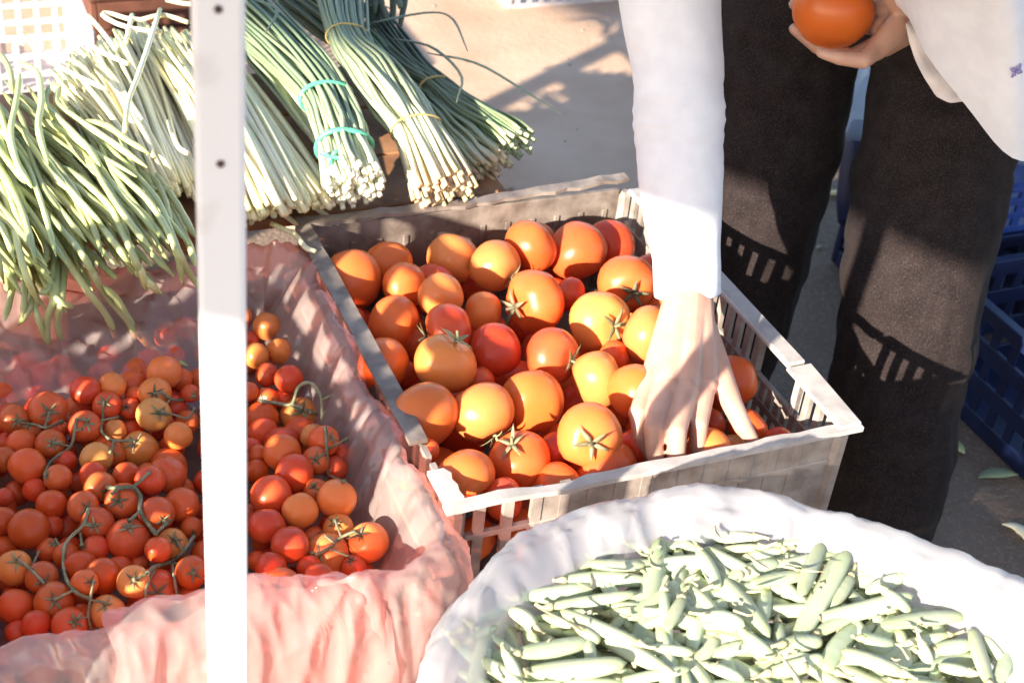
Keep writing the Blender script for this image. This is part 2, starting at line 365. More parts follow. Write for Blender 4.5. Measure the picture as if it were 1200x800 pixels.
def post(base, top_z, wd, label, holes=True):
    b = Vector(base); r = empty('awning_pole', b, label, 'pole', 'white poles holding the awning')
    vx = Vector((.97, .24, 0)).normalized(); vy = Vector((-.24, .97, 0)).normalized(); lean = Vector((.0119, 0, 0)) if holes else Vector(); h = wd / 2; cr = .004
    prof = []
    for (sx, sy) in ((1, -1), (1, 1), (-1, 1), (-1, -1)):
        for k in range(3):
            ang = math.atan2(sy, sx) + (k - 1) * math.pi / 4
            prof.append(vx * (sx * (h - cr)) + vy * (sy * (h - cr)) + (vx * math.cos(ang) + vy * math.sin(ang)) * cr)
    V = []; F = []; n = len(prof); zs = np.linspace(0, top_z, 30)
    for z in zs: V += [b + p + Vector((0, 0, z)) + lean * z for p in prof]
    for i in range(len(zs) - 1):
        for k in range(n):
            F.append((i * n + k, i * n + (k + 1) % n, (i + 1) * n + (k + 1) % n, (i + 1) * n + k))
    F.append(tuple(range(n))[::-1]); F.append(tuple((len(zs) - 1) * n + k for k in range(n)))
    o = obj('tube', V, F, 'steel', r, smooth=False)
    if holes:
        for z in holes:
            c = b + Vector((0, 0, z)) + lean * z - vy * (h - .001)
            # dark disc on the face, standing in for the shade inside a hole
            V, F, T = tube([c, c - vy * .0022], [.0028, .0024], 12)
            obj('hole_disc', V, F, 'hole', r)
    v, f = boxv(0, 0, 0, 0, 0, 0); 
    fo = [b + vx * (sx * .05) + vy * (sy * .05) + Vector((0, 0, z)) for z in (0.001, .006) for (sx, sy) in ((-1, -1), (1, -1), (1, 1), (-1, 1))]
    obj('foot_plate', fo, f, 'steel', r, smooth=False)
    return r
PB = Vector((-.2115, .796, 0))
def zpole(py):        # height on the pole seen at a photo row
    best = None
    for z in np.arange(.4, 1.6, .001):
        p = Vector((PB.x + .0119 * z + .004, PB.y - .016, z)); q = p - CAM; y = 400 - FPX * q.dot(UP) / q.dot(FW)
        if best is None or abs(y - py) < best[0]: best = (abs(y - py), z)
    return best[1]
post(PB, 2.27, .0315, 'white square steel pole with dark discs in place of its holes, standing in front of the tomatoes', [zpole(12), zpole(192)])
post((-1.62, 1.02, 0), 2.27, .05, 'white steel awning pole standing off to the left of the stall', None)
post((2.3, -.6, 0), 2.27, .05, 'white steel awning pole standing behind the photographer to the right', None)

# ------------------------------------------------------------------ tables and board
def table(u0_, u1, v0, v1, top, label, nplank=4):
    r = empty('trestle_table', W((u0_ + u1) / 2, (v0 + v1) / 2, 0), label, 'table')
    for k in range(nplank):
        a = v0 + (v1 - v0) * k / nplank; b = v0 + (v1 - v0) * (k + 1) / nplank - .006
        box('plank', (u0_, u1, a, b, top - .022, top), 'wood', r, .001)
    for (a, b) in ((u0_ + .04, v0 + .04), (u1 - .08, v0 + .04), (u0_ + .04, v1 - .08), (u1 - .08, v1 - .08)):
        box('leg', (a, a + .04, b, b + .04, 0, top - .0225), 'wood', r)
    return r
table(-.87, .26, -.42, .32, .31, 'low wooden plank table under the two tomato crates')
table(-.42, .14, -1.12, -.47, .31, 'low wooden plank table under the white bag of pea pods')
br = empty('display_board', W(-.45, .55, 0), 'rough brown wooden board carrying the beans and the green bunches', 'board')
for (a, b, z) in ((.365, .52, .485), (.528, .69, .485), (.70, .86, .485)):
    box('plank', (-1.15, .075 + ru(-.004, .01), a, b, z, z + .017), 'wood', br, .0012)
for a in (-1.0, -.45, .0): box('batten', (a, a + .05, .37, .85, .455, .4845), 'wood', br)
for a in (-1.05, .01):
    for b in (.40, .80): box('leg', (a, a + .045, b, b + .045, 0, .4545), 'wood', br)

# ------------------------------------------------------------------ crates
def tomato_crate(u0_, u1, v0, v1, z0, z1, label, detailed=True, mm='crate'):
    r = empty('plastic_crate', W((u0_ + u1) / 2, (v0 + v1) / 2, z0), label, 'crate', 'worn plastic produce crates')
    t = .009
    box('base', (u0_ + .01, u1 - .01, v0 + .01, v1 - .01, z0 + .001, z0 + .012), mm, r)
    for a in (u0_, u1 - .022):
        for b in (v0, v1 - .022): box('corner_post', (a, a + .022, b, b + .022, z0, z1 - .012), mm, r, bev=.006)
    H = z1 - z0
    # long right wall: band, short-slot row, band, tall-slot row, rim
    def wall_u(u, bands, rows, va, vb, step, wd, skip=()):
        for (a, b) in bands: box('band', (u, u + t, va, vb, a, b), mm, r)
        for (a, b, st, sw) in rows:
            n = int((vb - va) / st)
            for k in range(n):
                v = va + (k + .5) * st - sw / 2
                if any(s0 < v < s1 and a >= sz for (s0, s1, sz) in skip): continue
                box('slat', (u + .001, u + t - .001, v, v + sw, a - .001, b + .001), mm, r, bev=0)
    def wall_v(v, bands, rows, ua, ub, skip=()):
        for (a, b) in bands: box('band', (ua, ub, v, v + t, a, b), mm, r)
        for (a, b, st, sw) in rows:
            n = int((ub - ua) / st)
            for k in range(n):
                u = ua + (k + .5) * st - sw / 2
                if any(s0 < u < s1 and a >= sz for (s0, s1, sz) in skip): continue
                box('slat', (u, u + sw, v + .001, v + t - .001, a - .001, b + .001), mm, r, bev=0)
    zr = z1
    if detailed:
        wall_u(u1 - t - .004, [(z0, z0 + .03), (zr - .105, zr - .092), (zr - .066, zr - .060)],
               [(z0 + .03, zr - .105, .02, .010), (zr - .092, zr - .066, .019, .012), (zr - .060, zr - .004, .026, .012)],
               v0 + .022, v1 - .022, .02, .01, skip=((-.215, -.115, zr - .07),))
        # frame of the handle opening
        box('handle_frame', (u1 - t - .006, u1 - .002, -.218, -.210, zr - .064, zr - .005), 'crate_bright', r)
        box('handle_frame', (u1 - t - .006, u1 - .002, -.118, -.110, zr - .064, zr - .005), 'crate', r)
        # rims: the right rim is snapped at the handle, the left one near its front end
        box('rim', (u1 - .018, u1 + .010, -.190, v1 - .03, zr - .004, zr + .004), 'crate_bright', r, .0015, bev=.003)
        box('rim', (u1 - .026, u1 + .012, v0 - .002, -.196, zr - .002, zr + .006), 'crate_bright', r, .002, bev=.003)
    else:
        wall_u(u1 - t - .004, [(z0, zr - .09)], [(zr - .09, zr - .004, .03, .014)], v0 + .022, v1 - .022, .02, .01)
        box('rim', (u1 - .018, u1 + .008, v0, v1, zr - .004, zr + .004), mm, r)
    # front wall
    wall_v(v0 + .004, [(z0, z0 + .05), (zr - .062, zr - .054)], [(z0 + .05, zr - .062, .036, .013), (zr - .054, zr - .004, .036, .013)], u0_ + .022, u1 - .022)
    if detailed:
        box('panel', (-.16, u1 - .022, v0 + .0065, v0 + .0105, zr - .054, zr - .005), mm, r, bev=0); box('panel', (.06, u1 - .022, v0 + .0065, v0 + .0105, z0 + .05, zr - .062), mm, r, bev=0)
    # back wall, nearly closed, three slots at the left
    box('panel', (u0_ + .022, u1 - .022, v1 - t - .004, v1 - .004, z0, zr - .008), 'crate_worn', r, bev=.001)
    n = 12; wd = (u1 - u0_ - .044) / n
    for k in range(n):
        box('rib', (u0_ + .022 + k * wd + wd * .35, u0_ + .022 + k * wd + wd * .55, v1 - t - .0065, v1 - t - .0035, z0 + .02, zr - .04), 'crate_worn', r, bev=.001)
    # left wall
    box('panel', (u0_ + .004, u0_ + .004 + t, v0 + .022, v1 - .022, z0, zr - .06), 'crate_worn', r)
    wall_u(u0_ + .004, [], [(zr - .06, zr - .004, .034, .022)], v0 + .022, v1 - .022, .02, .01)
    return r
U0, U1, V0, V1, ZR = -.275, .272, -.325, .325, .52
tc_ = tomato_crate(U0, U1, V0, V1, .311, ZR, 'worn grey-beige plastic crate full of large tomatoes, its rim broken')
def strip(name, pts, wds, th, m, parent, side):
    """rim strip: pts along the wall in stall coords, uneven width towards the inside"""
    V = []; F = []
    for (u, v, z), wd in zip(pts, wds):
        for (s, dz) in ((0, 0), (1, 0), (1, th), (0, th)):
            V.append(W(u + side[0] * wd * s, v + side[1] * wd * s, z + dz))
    n = len(pts)
    for i in range(n - 1):
        for k in range(4): F.append((i * 4 + k, i * 4 + (k + 1) % 4, (i + 1) * 4 + (k + 1) % 4, (i + 1) * 4 + k))
    F.append((3, 2, 1, 0)); F.append(tuple((n - 1) * 4 + k for k in range(4)))
    o = obj(name, V, F, m, parent, smooth=False)
    bm = bmesh.new(); bm.from_mesh(o.data); bmesh.ops.recalc_face_normals(bm, faces=bm.faces[:]); bm.to_mesh(o.data); bm.free(); return o
# left rim, broken off before the front corner
vs_ = np.linspace(V1 - .02, -.205, 16)
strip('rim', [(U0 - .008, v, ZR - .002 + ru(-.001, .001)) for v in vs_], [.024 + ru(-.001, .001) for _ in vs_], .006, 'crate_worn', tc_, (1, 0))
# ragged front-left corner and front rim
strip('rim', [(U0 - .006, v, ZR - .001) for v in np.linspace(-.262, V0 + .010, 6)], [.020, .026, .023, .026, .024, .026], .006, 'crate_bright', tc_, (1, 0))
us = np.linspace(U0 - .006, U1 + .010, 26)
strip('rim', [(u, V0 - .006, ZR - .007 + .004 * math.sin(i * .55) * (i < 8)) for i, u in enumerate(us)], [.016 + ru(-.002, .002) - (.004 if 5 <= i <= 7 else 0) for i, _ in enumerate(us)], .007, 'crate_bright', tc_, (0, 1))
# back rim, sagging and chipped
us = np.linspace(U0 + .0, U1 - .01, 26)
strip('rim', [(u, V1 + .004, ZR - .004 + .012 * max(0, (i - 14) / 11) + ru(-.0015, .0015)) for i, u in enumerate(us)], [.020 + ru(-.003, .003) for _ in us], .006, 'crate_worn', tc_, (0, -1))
tomato_crate(-.845, -.297, -.385, .262, .311, .480, 'plastic crate lined with pink film that holds the cherry tomatoes', False, 'crate')

# lattice crates (background)
def lattice_crate(u0_, u1, v0, v1, z0, z1, m, label, group, nv=8, nh=5, sw=.012, cat='crate'):
    r = empty('lattice_crate', W((u0_ + u1) / 2, (v0 + v1) / 2, z0), label, cat, group)
    t = .008
    box('base', (u0_ + .008, u1 - .008, v0 + .008, v1 - .008, z0 + .001, z0 + .01), m, r)
    for a in (u0_, u1 - .02):
        for b in (v0, v1 - .02): box('corner_post', (a, a + .02, b, b + .02, z0, z1), m, r, bev=.004)
    for v in (v0 + .002, v1 - t - .002):
        for k in range(nh):
            z = z0 + (z1 - z0 - sw) * k / (nh - 1); box('slat', (u0_ + .02, u1 - .02, v, v + t, z, z + sw), m, r, bev=0)
        for k in range(nv):
            u = u0_ + .02 + (u1 - u0_ - .04) * (k + .5) / nv; box('slat', (u - sw / 2, u + sw / 2, v + .002, v + t + .001, z0, z1 - .001), m, r, bev=0)
    for u in (u0_ + .002, u1 - t - .002):
        for k in range(nh):
            z = z0 + (z1 - z0 - sw) * k / (nh - 1); box('slat', (u, u + t, v0 + .02, v1 - .02, z, z + sw), m, r, bev=0)
        for k in range(nv):
            v = v0 + .02 + (v1 - v0 - .04) * (k + .5) / nv; box('slat', (u + .002, u + t + .001, v - sw / 2, v + sw / 2, z0, z1 - .001), m, r, bev=0)
    return r
for k, nm in enumerate(('lower', 'upper')):
    lattice_crate(-.95, -.415, 1.30, 1.66, .0 + .205 * k, .203 + .205 * k, 'crate_white', 'white lattice plastic crate behind the long beans, %s of the two stacked' % nm, 'white lattice crates stacked behind the beans', 13, 6, .011)
g1 = loc(atz(600, 12, 0))
lattice_crate(g1[0] - .02, g1[0] + .36, g1[1], g1[1] + .4, .002, .26, 'crate_white', 'pale lattice crate on the sunlit ground at the far edge', 'white lattice crates', 9, 5, .014)

def shade_stack():  # added unseen crates that shade the cherries and dapple the tomatoes
    for k in range(3):
        lattice_crate(-1.33, -.985, -.61, -.17, .002 + .195 * k, .194 + .195 * k, 'crate', 'added grey lattice crate out of view left of the cherry tomatoes, %s of its stack' % ('bottom', 'second', 'third')[k], 'unseen grey crates added left of the stall for shade', 15, 6, .026)
    lattice_crate(-1.33, -.985, -.61, -.17, .587, .90, 'crate', 'added grey open lattice crate topping the unseen stack left of the cherry tomatoes', 'unseen grey crates added left of the stall for shade', 5, 5, .026)
shade_stack()
M['shade_box_brown'] = mat('red_brown_shade', (.07, .022, .012), (.13, .045, .025), .7, 12, 6, bump=.4)  # dark brown for a box added where the ground lies in shade
ca = loc(atz(118, 62, .02)); cb = loc(atz(226, 40, .02))
wb_ = empty('shade_box', W((ca[0] + cb[0]) / 2, ca[1] + .1, .004), 'dark red-brown box added in place of shaded ground behind the white stalks', 'box')
for k in range(4):
    z = .006 + k * .075
    box('plank', (ca[0], cb[0] + .04, ca[1], ca[1] + .014, z, z + .070), 'shade_box_brown', wb_, .001); box('plank', (ca[0], cb[0] + .04, ca[1] + .32, ca[1] + .334, z, z + .070), 'shade_box_brown', wb_, .001)
    box('plank', (ca[0] - .015, ca[0] - .001, ca[1], ca[1] + .334, z, z + .070), 'shade_box_brown', wb_, .001); box('plank', (cb[0] + .041, cb[0] + .055, ca[1], ca[1] + .334, z, z + .070), 'shade_box_brown', wb_, .001)
for k in range(5): box('plank', (ca[0], cb[0] + .04, ca[1] + .016 + k * .061, ca[1] + .016 + k * .061 + .057, .285, .297), 'shade_box_brown', wb_, .001)
# ------------------------------------------------------------------ tomatoes
def tomato_mesh(flat, rib, seed):
    rs = random.Random(seed); n, seg = 18, 28; V = []; F = []; ph = rs.uniform(0, 6); nr = rs.choice((4, 5, 6))
    off = Vector((rs.uniform(0, 50), 3, 7))
    V.append(Vector((0, 0, flat * .86)))
    for i in range(1, n):
        a = math.pi * i / n
        for k in range(seg):
            t = 2 * math.pi * k / seg
            r = math.sin(a) ** .94 * (1 + rib * math.cos(nr * t + ph) * math.exp(-(a / 1.1) ** 2))
            z = math.cos(a) * flat - .16 * math.exp(-(a / .34) ** 2) + (.05 * math.exp(-((math.pi - a) / .35) ** 2))
            p = Vector((r * math.cos(t), r * math.sin(t), z)); p *= 1 + .06 * noise.noise(p * 1.1 + off) + .012 * noise.noise(p * 3.1 + off)
            V.append(p)
    V.append(Vector((0, 0, -flat * .96)))
    for k in range(seg): F.append((0, 1 + k, 1 + (k + 1) % seg))
    for i in range(n - 2):
        for k in range(seg): F.append((1 + i * seg + k, 1 + (i + 1) * seg + k, 1 + (i + 1) * seg + (k + 1) % seg, 1 + i * seg + (k + 1) % seg))
    L = len(V) - 1
    for k in range(seg): F.append((L, 1 + (n - 2) * seg + (k + 1) % seg, 1 + (n - 2) * seg + k))
    return mesh('tomato', V, F, 'tomato')
TM = [tomato_mesh(f, r, i) for i, (f, r) in enumerate(((.88, .03), (.84, .05), (.93, .02), (.78, .065), (.86, .045)))]
TM_RIB = tomato_mesh(.80, .10, 77)
CM = [tomato_mesh(f, .01, 20 + i) for i, f in enumerate((.96, .92, 1.0))]
def calyx_mesh(seed, stem=.35):
    rs = random.Random(seed); parts = []
    z0 = .78
    for k in range(5):
        t = 2 * math.pi * k / 5 + rs.uniform(-.2, .2); d = Vector((math.cos(t), math.sin(t), 0)); L = rs.uniform(.4, .66); cu = rs.uniform(-.05, .3)
        pts = []
        for i in range(5):
            x = i / 4; pts.append(d * (.04 + L * x) + Vector((0, 0, z0 + .06 + .12 * math.sin(x * 2.2) + cu * x * x - .10 * x)))
        parts.append(tube(pts, [.055, .088, .072, .042, .006], 6, True, Vector((0, 0, 1))))
    parts.append(tube([(0, 0, z0), (0, 0, z0 + .12), (rs.uniform(-.1, .1), rs.uniform(-.1, .1), z0 + stem)], [.075, .05, .045], 8))
    V, F, T = join_geo(parts); return mesh('calyx', V, F, 'calyx')
CX = [calyx_mesh(i) for i in range(4)]
def place_tomato(me, c, R, up, col, calyx=None, parent=None, off=None):
    o = link('tomato', me, parent); q = up.to_track_quat('Z', 'Y') @ Quaternion((0, 0, 1), ru(0, 6.28))
    o.rotation_mode = 'QUATERNION'; o.rotation_quaternion = q; o.location = c - (off or Vector()); o.scale = (R, R, R)
    o.color = (*col, 1)
    if calyx is not None:
        k = link('calyx', calyx, o)
    return o
RED = (.64, .068, .022); ORA = (.70, .15, .032); DKR = (.52, .048, .016); YEL_LIT = (.76, .28, .075); ORA_LIT = (.74, .215, .055); ORD_ = (.68, .105, .025)  # the two palest tones hold sunlight, for fruit that is lit
# photo x, y, radius (px), colour (sunlight painted into lit fruit), calyx offset in radii or None, shape, description
BIG = [
 (412, 328, 36, ORA, None, 0, 'large orange tomato in the back left corner of the crate'),
 (474, 335, 28, ORA, None, 1, 'orange tomato second from the left along the crate back'),
 (461, 378, 33, ORA, None, 0, 'round orange tomato below the back row near the left rim'),
 (530, 303, 31, ORA_LIT, None, 2, 'bright sunlit orange tomato standing at the crate back wall'),
 (580, 312, 31, ORA_LIT, (.75, .55), 2, 'bright sunlit orange tomato with a dry stalk right of the one at the back wall'),
 (516, 346, 27, ORA_LIT, None, 0, 'small half-lit orange tomato in front of the two bright ones'),
 (621, 289, 33, ORD_, None, 1, 'half-lit orange-red tomato in the middle of the back row'),
 (676, 293, 36, ORD_, None, 0, 'orange-red tomato partly behind the dark red one at the back right'),
 (714, 288, 31, RED, None, 1, 'shaded red tomato in the back right corner beside the sleeve'),
 (566, 365, 24, ORA_LIT, None, 2, 'small orange tomato left of the ribbed tomato'),
 (626, 353, 38, ORD_, (-.72, .22), 9, 'large ribbed sunlit tomato with a stalk scar on its left side'),
 (668, 345, 20, RED, None, 0, 'small red tomato peeping out behind the ribbed one'),
 (735, 333, 35, ORD_, (.25, .35), 0, 'orange tomato with a spread green calyx next to the sleeve'),
 (703, 377, 37, YEL_LIT, (.55, .15), 0, 'bright orange tomato, paled for sunlight, with a dry star calyx facing right'),
 (760, 392, 34, ORA_LIT, None, 1, 'bright orange tomato touching the back of the reaching hand'),
 (526, 388, 33, RED, (-.95, .25), 1, 'shaded red tomato left of the middle with a stalk at its side'),
 (580, 410, 32, DKR, None, 0, 'dark red tomato in the middle of the crate'),
 (521, 425, 38, ORA_LIT, (.45, -.82), 0, 'large bright orange tomato with a dry calyx on top near the left rim'),
 (647, 417, 34, RED, (.78, .2), 1, 'red tomato right of the dark one with a dry stalk on its right'),
 (449, 428, 33, ORA, None, 0, 'dull orange tomato against the left rim'),
 (476, 440, 17, RED, None, 2, 'little red tomato squeezed beside the dull orange one'),
 (411, 377, 19, RED, None, 2, 'little red tomato against the left rim'),
 (394, 348, 13, RED, None, 2, 'smallest red tomato tucked into the back left corner'),
 (700, 444, 34, ORA_LIT, None, 0, 'orange tomato half in sunlight left of the hand'),
 (624, 470, 38, ORA, None, 1, 'dull red-orange tomato right of the brightest tomato'),
 (566, 483, 39, ORA_LIT, (.45, .86), 0, 'brightest sunlit tomato in the middle of the crate'),
 (497, 488, 42, ORA, None, 1, 'very large shaded orange tomato by the broken left rim'),
 (743, 458, 32, ORA, None, 0, 'orange tomato just behind the little finger'),
 (720, 418, 19, ORD_, None, 0, 'small orange tomato below the pale one with the star calyx'),
 (609, 539, 37, ORD_, (-.28, -.62), 0, 'glossy orange-red tomato with a light stalk on top near the front rim'),
 (690, 510, 39, ORA, (.12, .28), 0, 'orange tomato with a dark green star calyx facing the camera'),
 (711, 558, 44, ORD_, None, 3, 'wide flat red tomato at the front rim left of the fingertips'),
 (654, 574, 34, ORD_, None, 1, 'orange tomato at the middle of the front rim'),
 (545, 560, 37, ORA, (.62, .75), 0, 'orange tomato in the front left corner with a calyx at its lower right'),
 (541, 580, 22, ORD_, None, 2, 'small tomato against the ragged front left rim'),
 (501, 527, 14, ORA, None, 2, 'tiny orange tomato in the gap of the broken left rim'),
 (743, 524, 21, RED, None, 2, 'small red tomato under the fingertips'),
 (652, 528, 24, DKR, None, 0, 'dark red tomato deep between two glossy ones near the front'),
 (590, 585, 26, RED, None, 0, 'red tomato hidden low behind the front rim'),
 (859, 546, 41, YEL_LIT, None, 1, 'pale yellow-orange sunlit tomato at the front rim right of the hand'),
 (831, 530, 30, ORA_LIT, None, 0, 'sunlit orange tomato beneath the index finger'),
 (877, 503, 25, ORD_, None, 0, 'orange tomato under the tip of the thumb'),
 (915, 522, 22, DKR, None, 0, 'dark shaded tomato against the slotted right wall'),
 (832, 497, 19, RED, None, 2, 'small red tomato between thumb and index finger'),
 (768, 570, 20, RED, None, 2, 'small red tomato at the front rim below the middle finger'),
 (560, 447, 20, RED, None, 2, 'small red tomato between the two brightest ones'),
 (790, 460, 30, ORA, None, 0, 'orange tomato under the palm of the reaching hand'),
 (795, 510, 30, ORD_, None, 0, 'orange-red tomato gripped under the fingers of the reaching hand'),
]
def heap_z(px, py):
    return .486 + (.022 if 480 < px < 780 and 320 < py < 560 else 0)
bt = []
for (x, y, r, c, cx, sh, lb) in BIG:
    p = atz(x, y, heap_z(x, y) + ru(-.006, .006)); s = (p - CAM).dot(FW)
    if r < 26: s += .05
    bt.append([x, y, r, s])
for it in range(60):          # settle: touching fruit move apart along the line of sight, the higher one stays in front
    for i in range(len(bt)):
        for j in range(i):
            a, b = bt[i], bt[j]
            pa, pb = at(*a[:2], a[3]), at(*b[:2], b[3]); ra, rb = a[2] * a[3] / FPX, b[2] * b[3] / FPX
            d = (pa - pb).length; mn = (ra + rb) * .90
            if d < mn:
                e = (mn - d) * .25
                if a[3] + .3 * ra / .05 * 0 < b[3]: a[3] -= e * .5; b[3] += e
                else: b[3] -= e * .5; a[3] += e
BT_POS = []
for (x, y, r, c, cx, sh, lb), (_, _, _, s) in zip(BIG, bt):
    for _ in range(60):
        p = at(x, y, s); R = r * s / FPX
        if loc(p)[1] > V0 + .016 + R * .92: break
        s += .004
    view = (CAM - p).normalized()
    if cx: k = math.sqrt(max(.02, 1 - cx[0] ** 2 - cx[1] ** 2)); up = RT * cx[0] - UP * cx[1] + view * k
    else: up = (Vector((ru(-1, 1), ru(-1, 1), ru(-.5, .8))) - view * .55)
    o = place_tomato(TM_RIB if sh == 9 else TM[sh], p, R, up.normalized(), tuple(ch * ru(.9, 1.1) for ch in c), CX[int(rnd() * 4)] if cx else None)
    tag(o, lb, 'tomato', 'large tomatoes in the crate'); BT_POS.append((p, R))
k = 0
for zl in (.468, .408):
  for i in range(8):
    for j in range(9):
        u = U0 + .05 + i * .062 + ru(-.01, .01); v = V0 + .05 + j * .066 + ru(-.01, .01); p = W(u, v, zl + ru(-.008, .008)); R = ru(.034, .039)
        if u > U1 - .045 or v > V1 - .045: continue
        if any((p - q).length < (R + r2) * .86 for q, r2 in BT_POS): continue
        o = place_tomato(TM[int(rnd() * 5)], p, R, Vector((ru(-1, 1), ru(-1, 1), ru(-1, 1))).normalized(), (ORD_, RED, ORA)[int(rnd() * 3)])
        tag(o, None, 'tomato', 'lower layer of large tomatoes'); zone(o, p, 'lower layer tomato, %s of the big crate', 380, 960, 280, 600, 'lower layer tomato'); BT_POS.append((p, R))

# ------------------------------------------------------------------ cherry tomatoes
def cv(L, s, ox, oy): return [(ox + x * s, oy + y * s, r * s, f) for (x, y, r, *ff) in L for f in [ff[0] if ff else '']]
CH_ = cv([(365,430,65),(478,410,60,'o'),(565,395,55),(455,490,62,'c'),(395,485,45),(575,450,42),(200,515,85,'c'),(58,550,65),(360,580,70),(490,600,52,'y'),(552,505,48,'c'),(660,440,70,'o'),(655,530,75,'yc'),(595,680,80,'oc'),(700,350,75,'o'),(705,195,50,'o'),(790,165,55,'oc'),(770,380,50),(760,620,60,'o'),(810,440,40),(215,655,65,'c'),(90,655,62),(20,720,55),(115,750,78),(250,590,40),(130,615,50),(280,730,50),(410,715,70,'y'),(430,660,50),(480,700,60),(720,755,85),(540,790,60),(395,790,60),(630,790,55)], .275, 0, 340) \
 + cv([(210,62,50),(125,105,45),(15,130,35),(185,158,55),(105,245,75),(10,215,50),(190,235,40),(300,165,58),(352,225,60,'c'),(445,145,68,'c'),(460,285,80,'c'),(345,315,48),(50,385,65,'o'),(55,525,65),(195,505,72,'c'),(175,320,45),(150,420,60),(240,340,50),(290,385,62),(370,415,68),(388,543,62,'y'),(480,435,60,'y'),(555,470,85,'c'),(620,300,58,'oc'),(570,320,50),(690,400,60),(655,160,65),(605,50,70),(565,190,65),(500,380,40),(430,390,50),(250,590,65),(130,590,55),(60,615,45),(690,490,45),(490,520,40),(305,440,50),(690,240,40),(450,60,45),(360,95,60),(540,70,55),(40,480,30)], .325, 0, 540) \
 + cv([(100,345,50,'o'),(145,435,47,'o'),(60,450,48,'o'),(45,390,28),(180,535,52),(100,520,45),(80,680,65),(220,670,72,'oc'),(100,610,45),(160,610,40),(35,580,35),(270,745,50,'o'),(155,770,65),(40,790,45),(265,790,45),(10,310,40,'o'),(-30,380,45),(-40,470,45),(-30,560,45)], .3253, 280, 270) \
 + cv([(75,20,50),(190,20,55),(265,45,50),(135,80,60),(130,110,40),(172,145,62),(240,105,45),(55,140,40),(100,215,65),(190,262,57,'o'),(85,310,60),(305,225,62,'o'),(240,200,40),(160,370,60),(310,320,50,'oc'),(275,400,70,'oc'),(405,360,65,'o'),(235,350,40),(100,440,50),(135,495,58,'c'),(250,480,55),(60,420,35),(300,130,40),(320,90,40),(220,440,40),(35,500,40),(60,90,35),(-20,60,45),(-30,170,50),(-25,260,45),(-30,350,50),(-40,440,50),(360,440,40),(190,520,40)], .375, 280, 500)
# the same heap goes on outside the left edge of the picture
for k in range(26): CH_.append((ru(-150, -8), ru(500, 760), ru(15, 22), ''))
ct = []
for (x, y, r, f) in CH_:
    z = .452 + (.012 if y > 430 else 0) - (.012 if y > 690 else 0)
    p = atz(x, y, z + ru(-.004, .004)); s = (p - CAM).dot(FW)
    if r < 15.5: s += .022
    ct.append([x, y, r, s])
for it in range(40):
    for i in range(len(ct)):
        for j in range(i):
            a, b = ct[i], ct[j]
            if abs(a[0] - b[0]) + abs(a[1] - b[1]) > 70: continue
            pa, pb = at(*a[:2], a[3]), at(*b[:2], b[3]); mn = (a[2] * a[3] + b[2] * b[3]) / FPX * .90
            d = (pa - pb).length
            if d < mn:
                e = (mn - d) * .25
                if a[3] < b[3]: a[3] -= e * .4; b[3] += e
                else: b[3] -= e * .4; a[3] += e
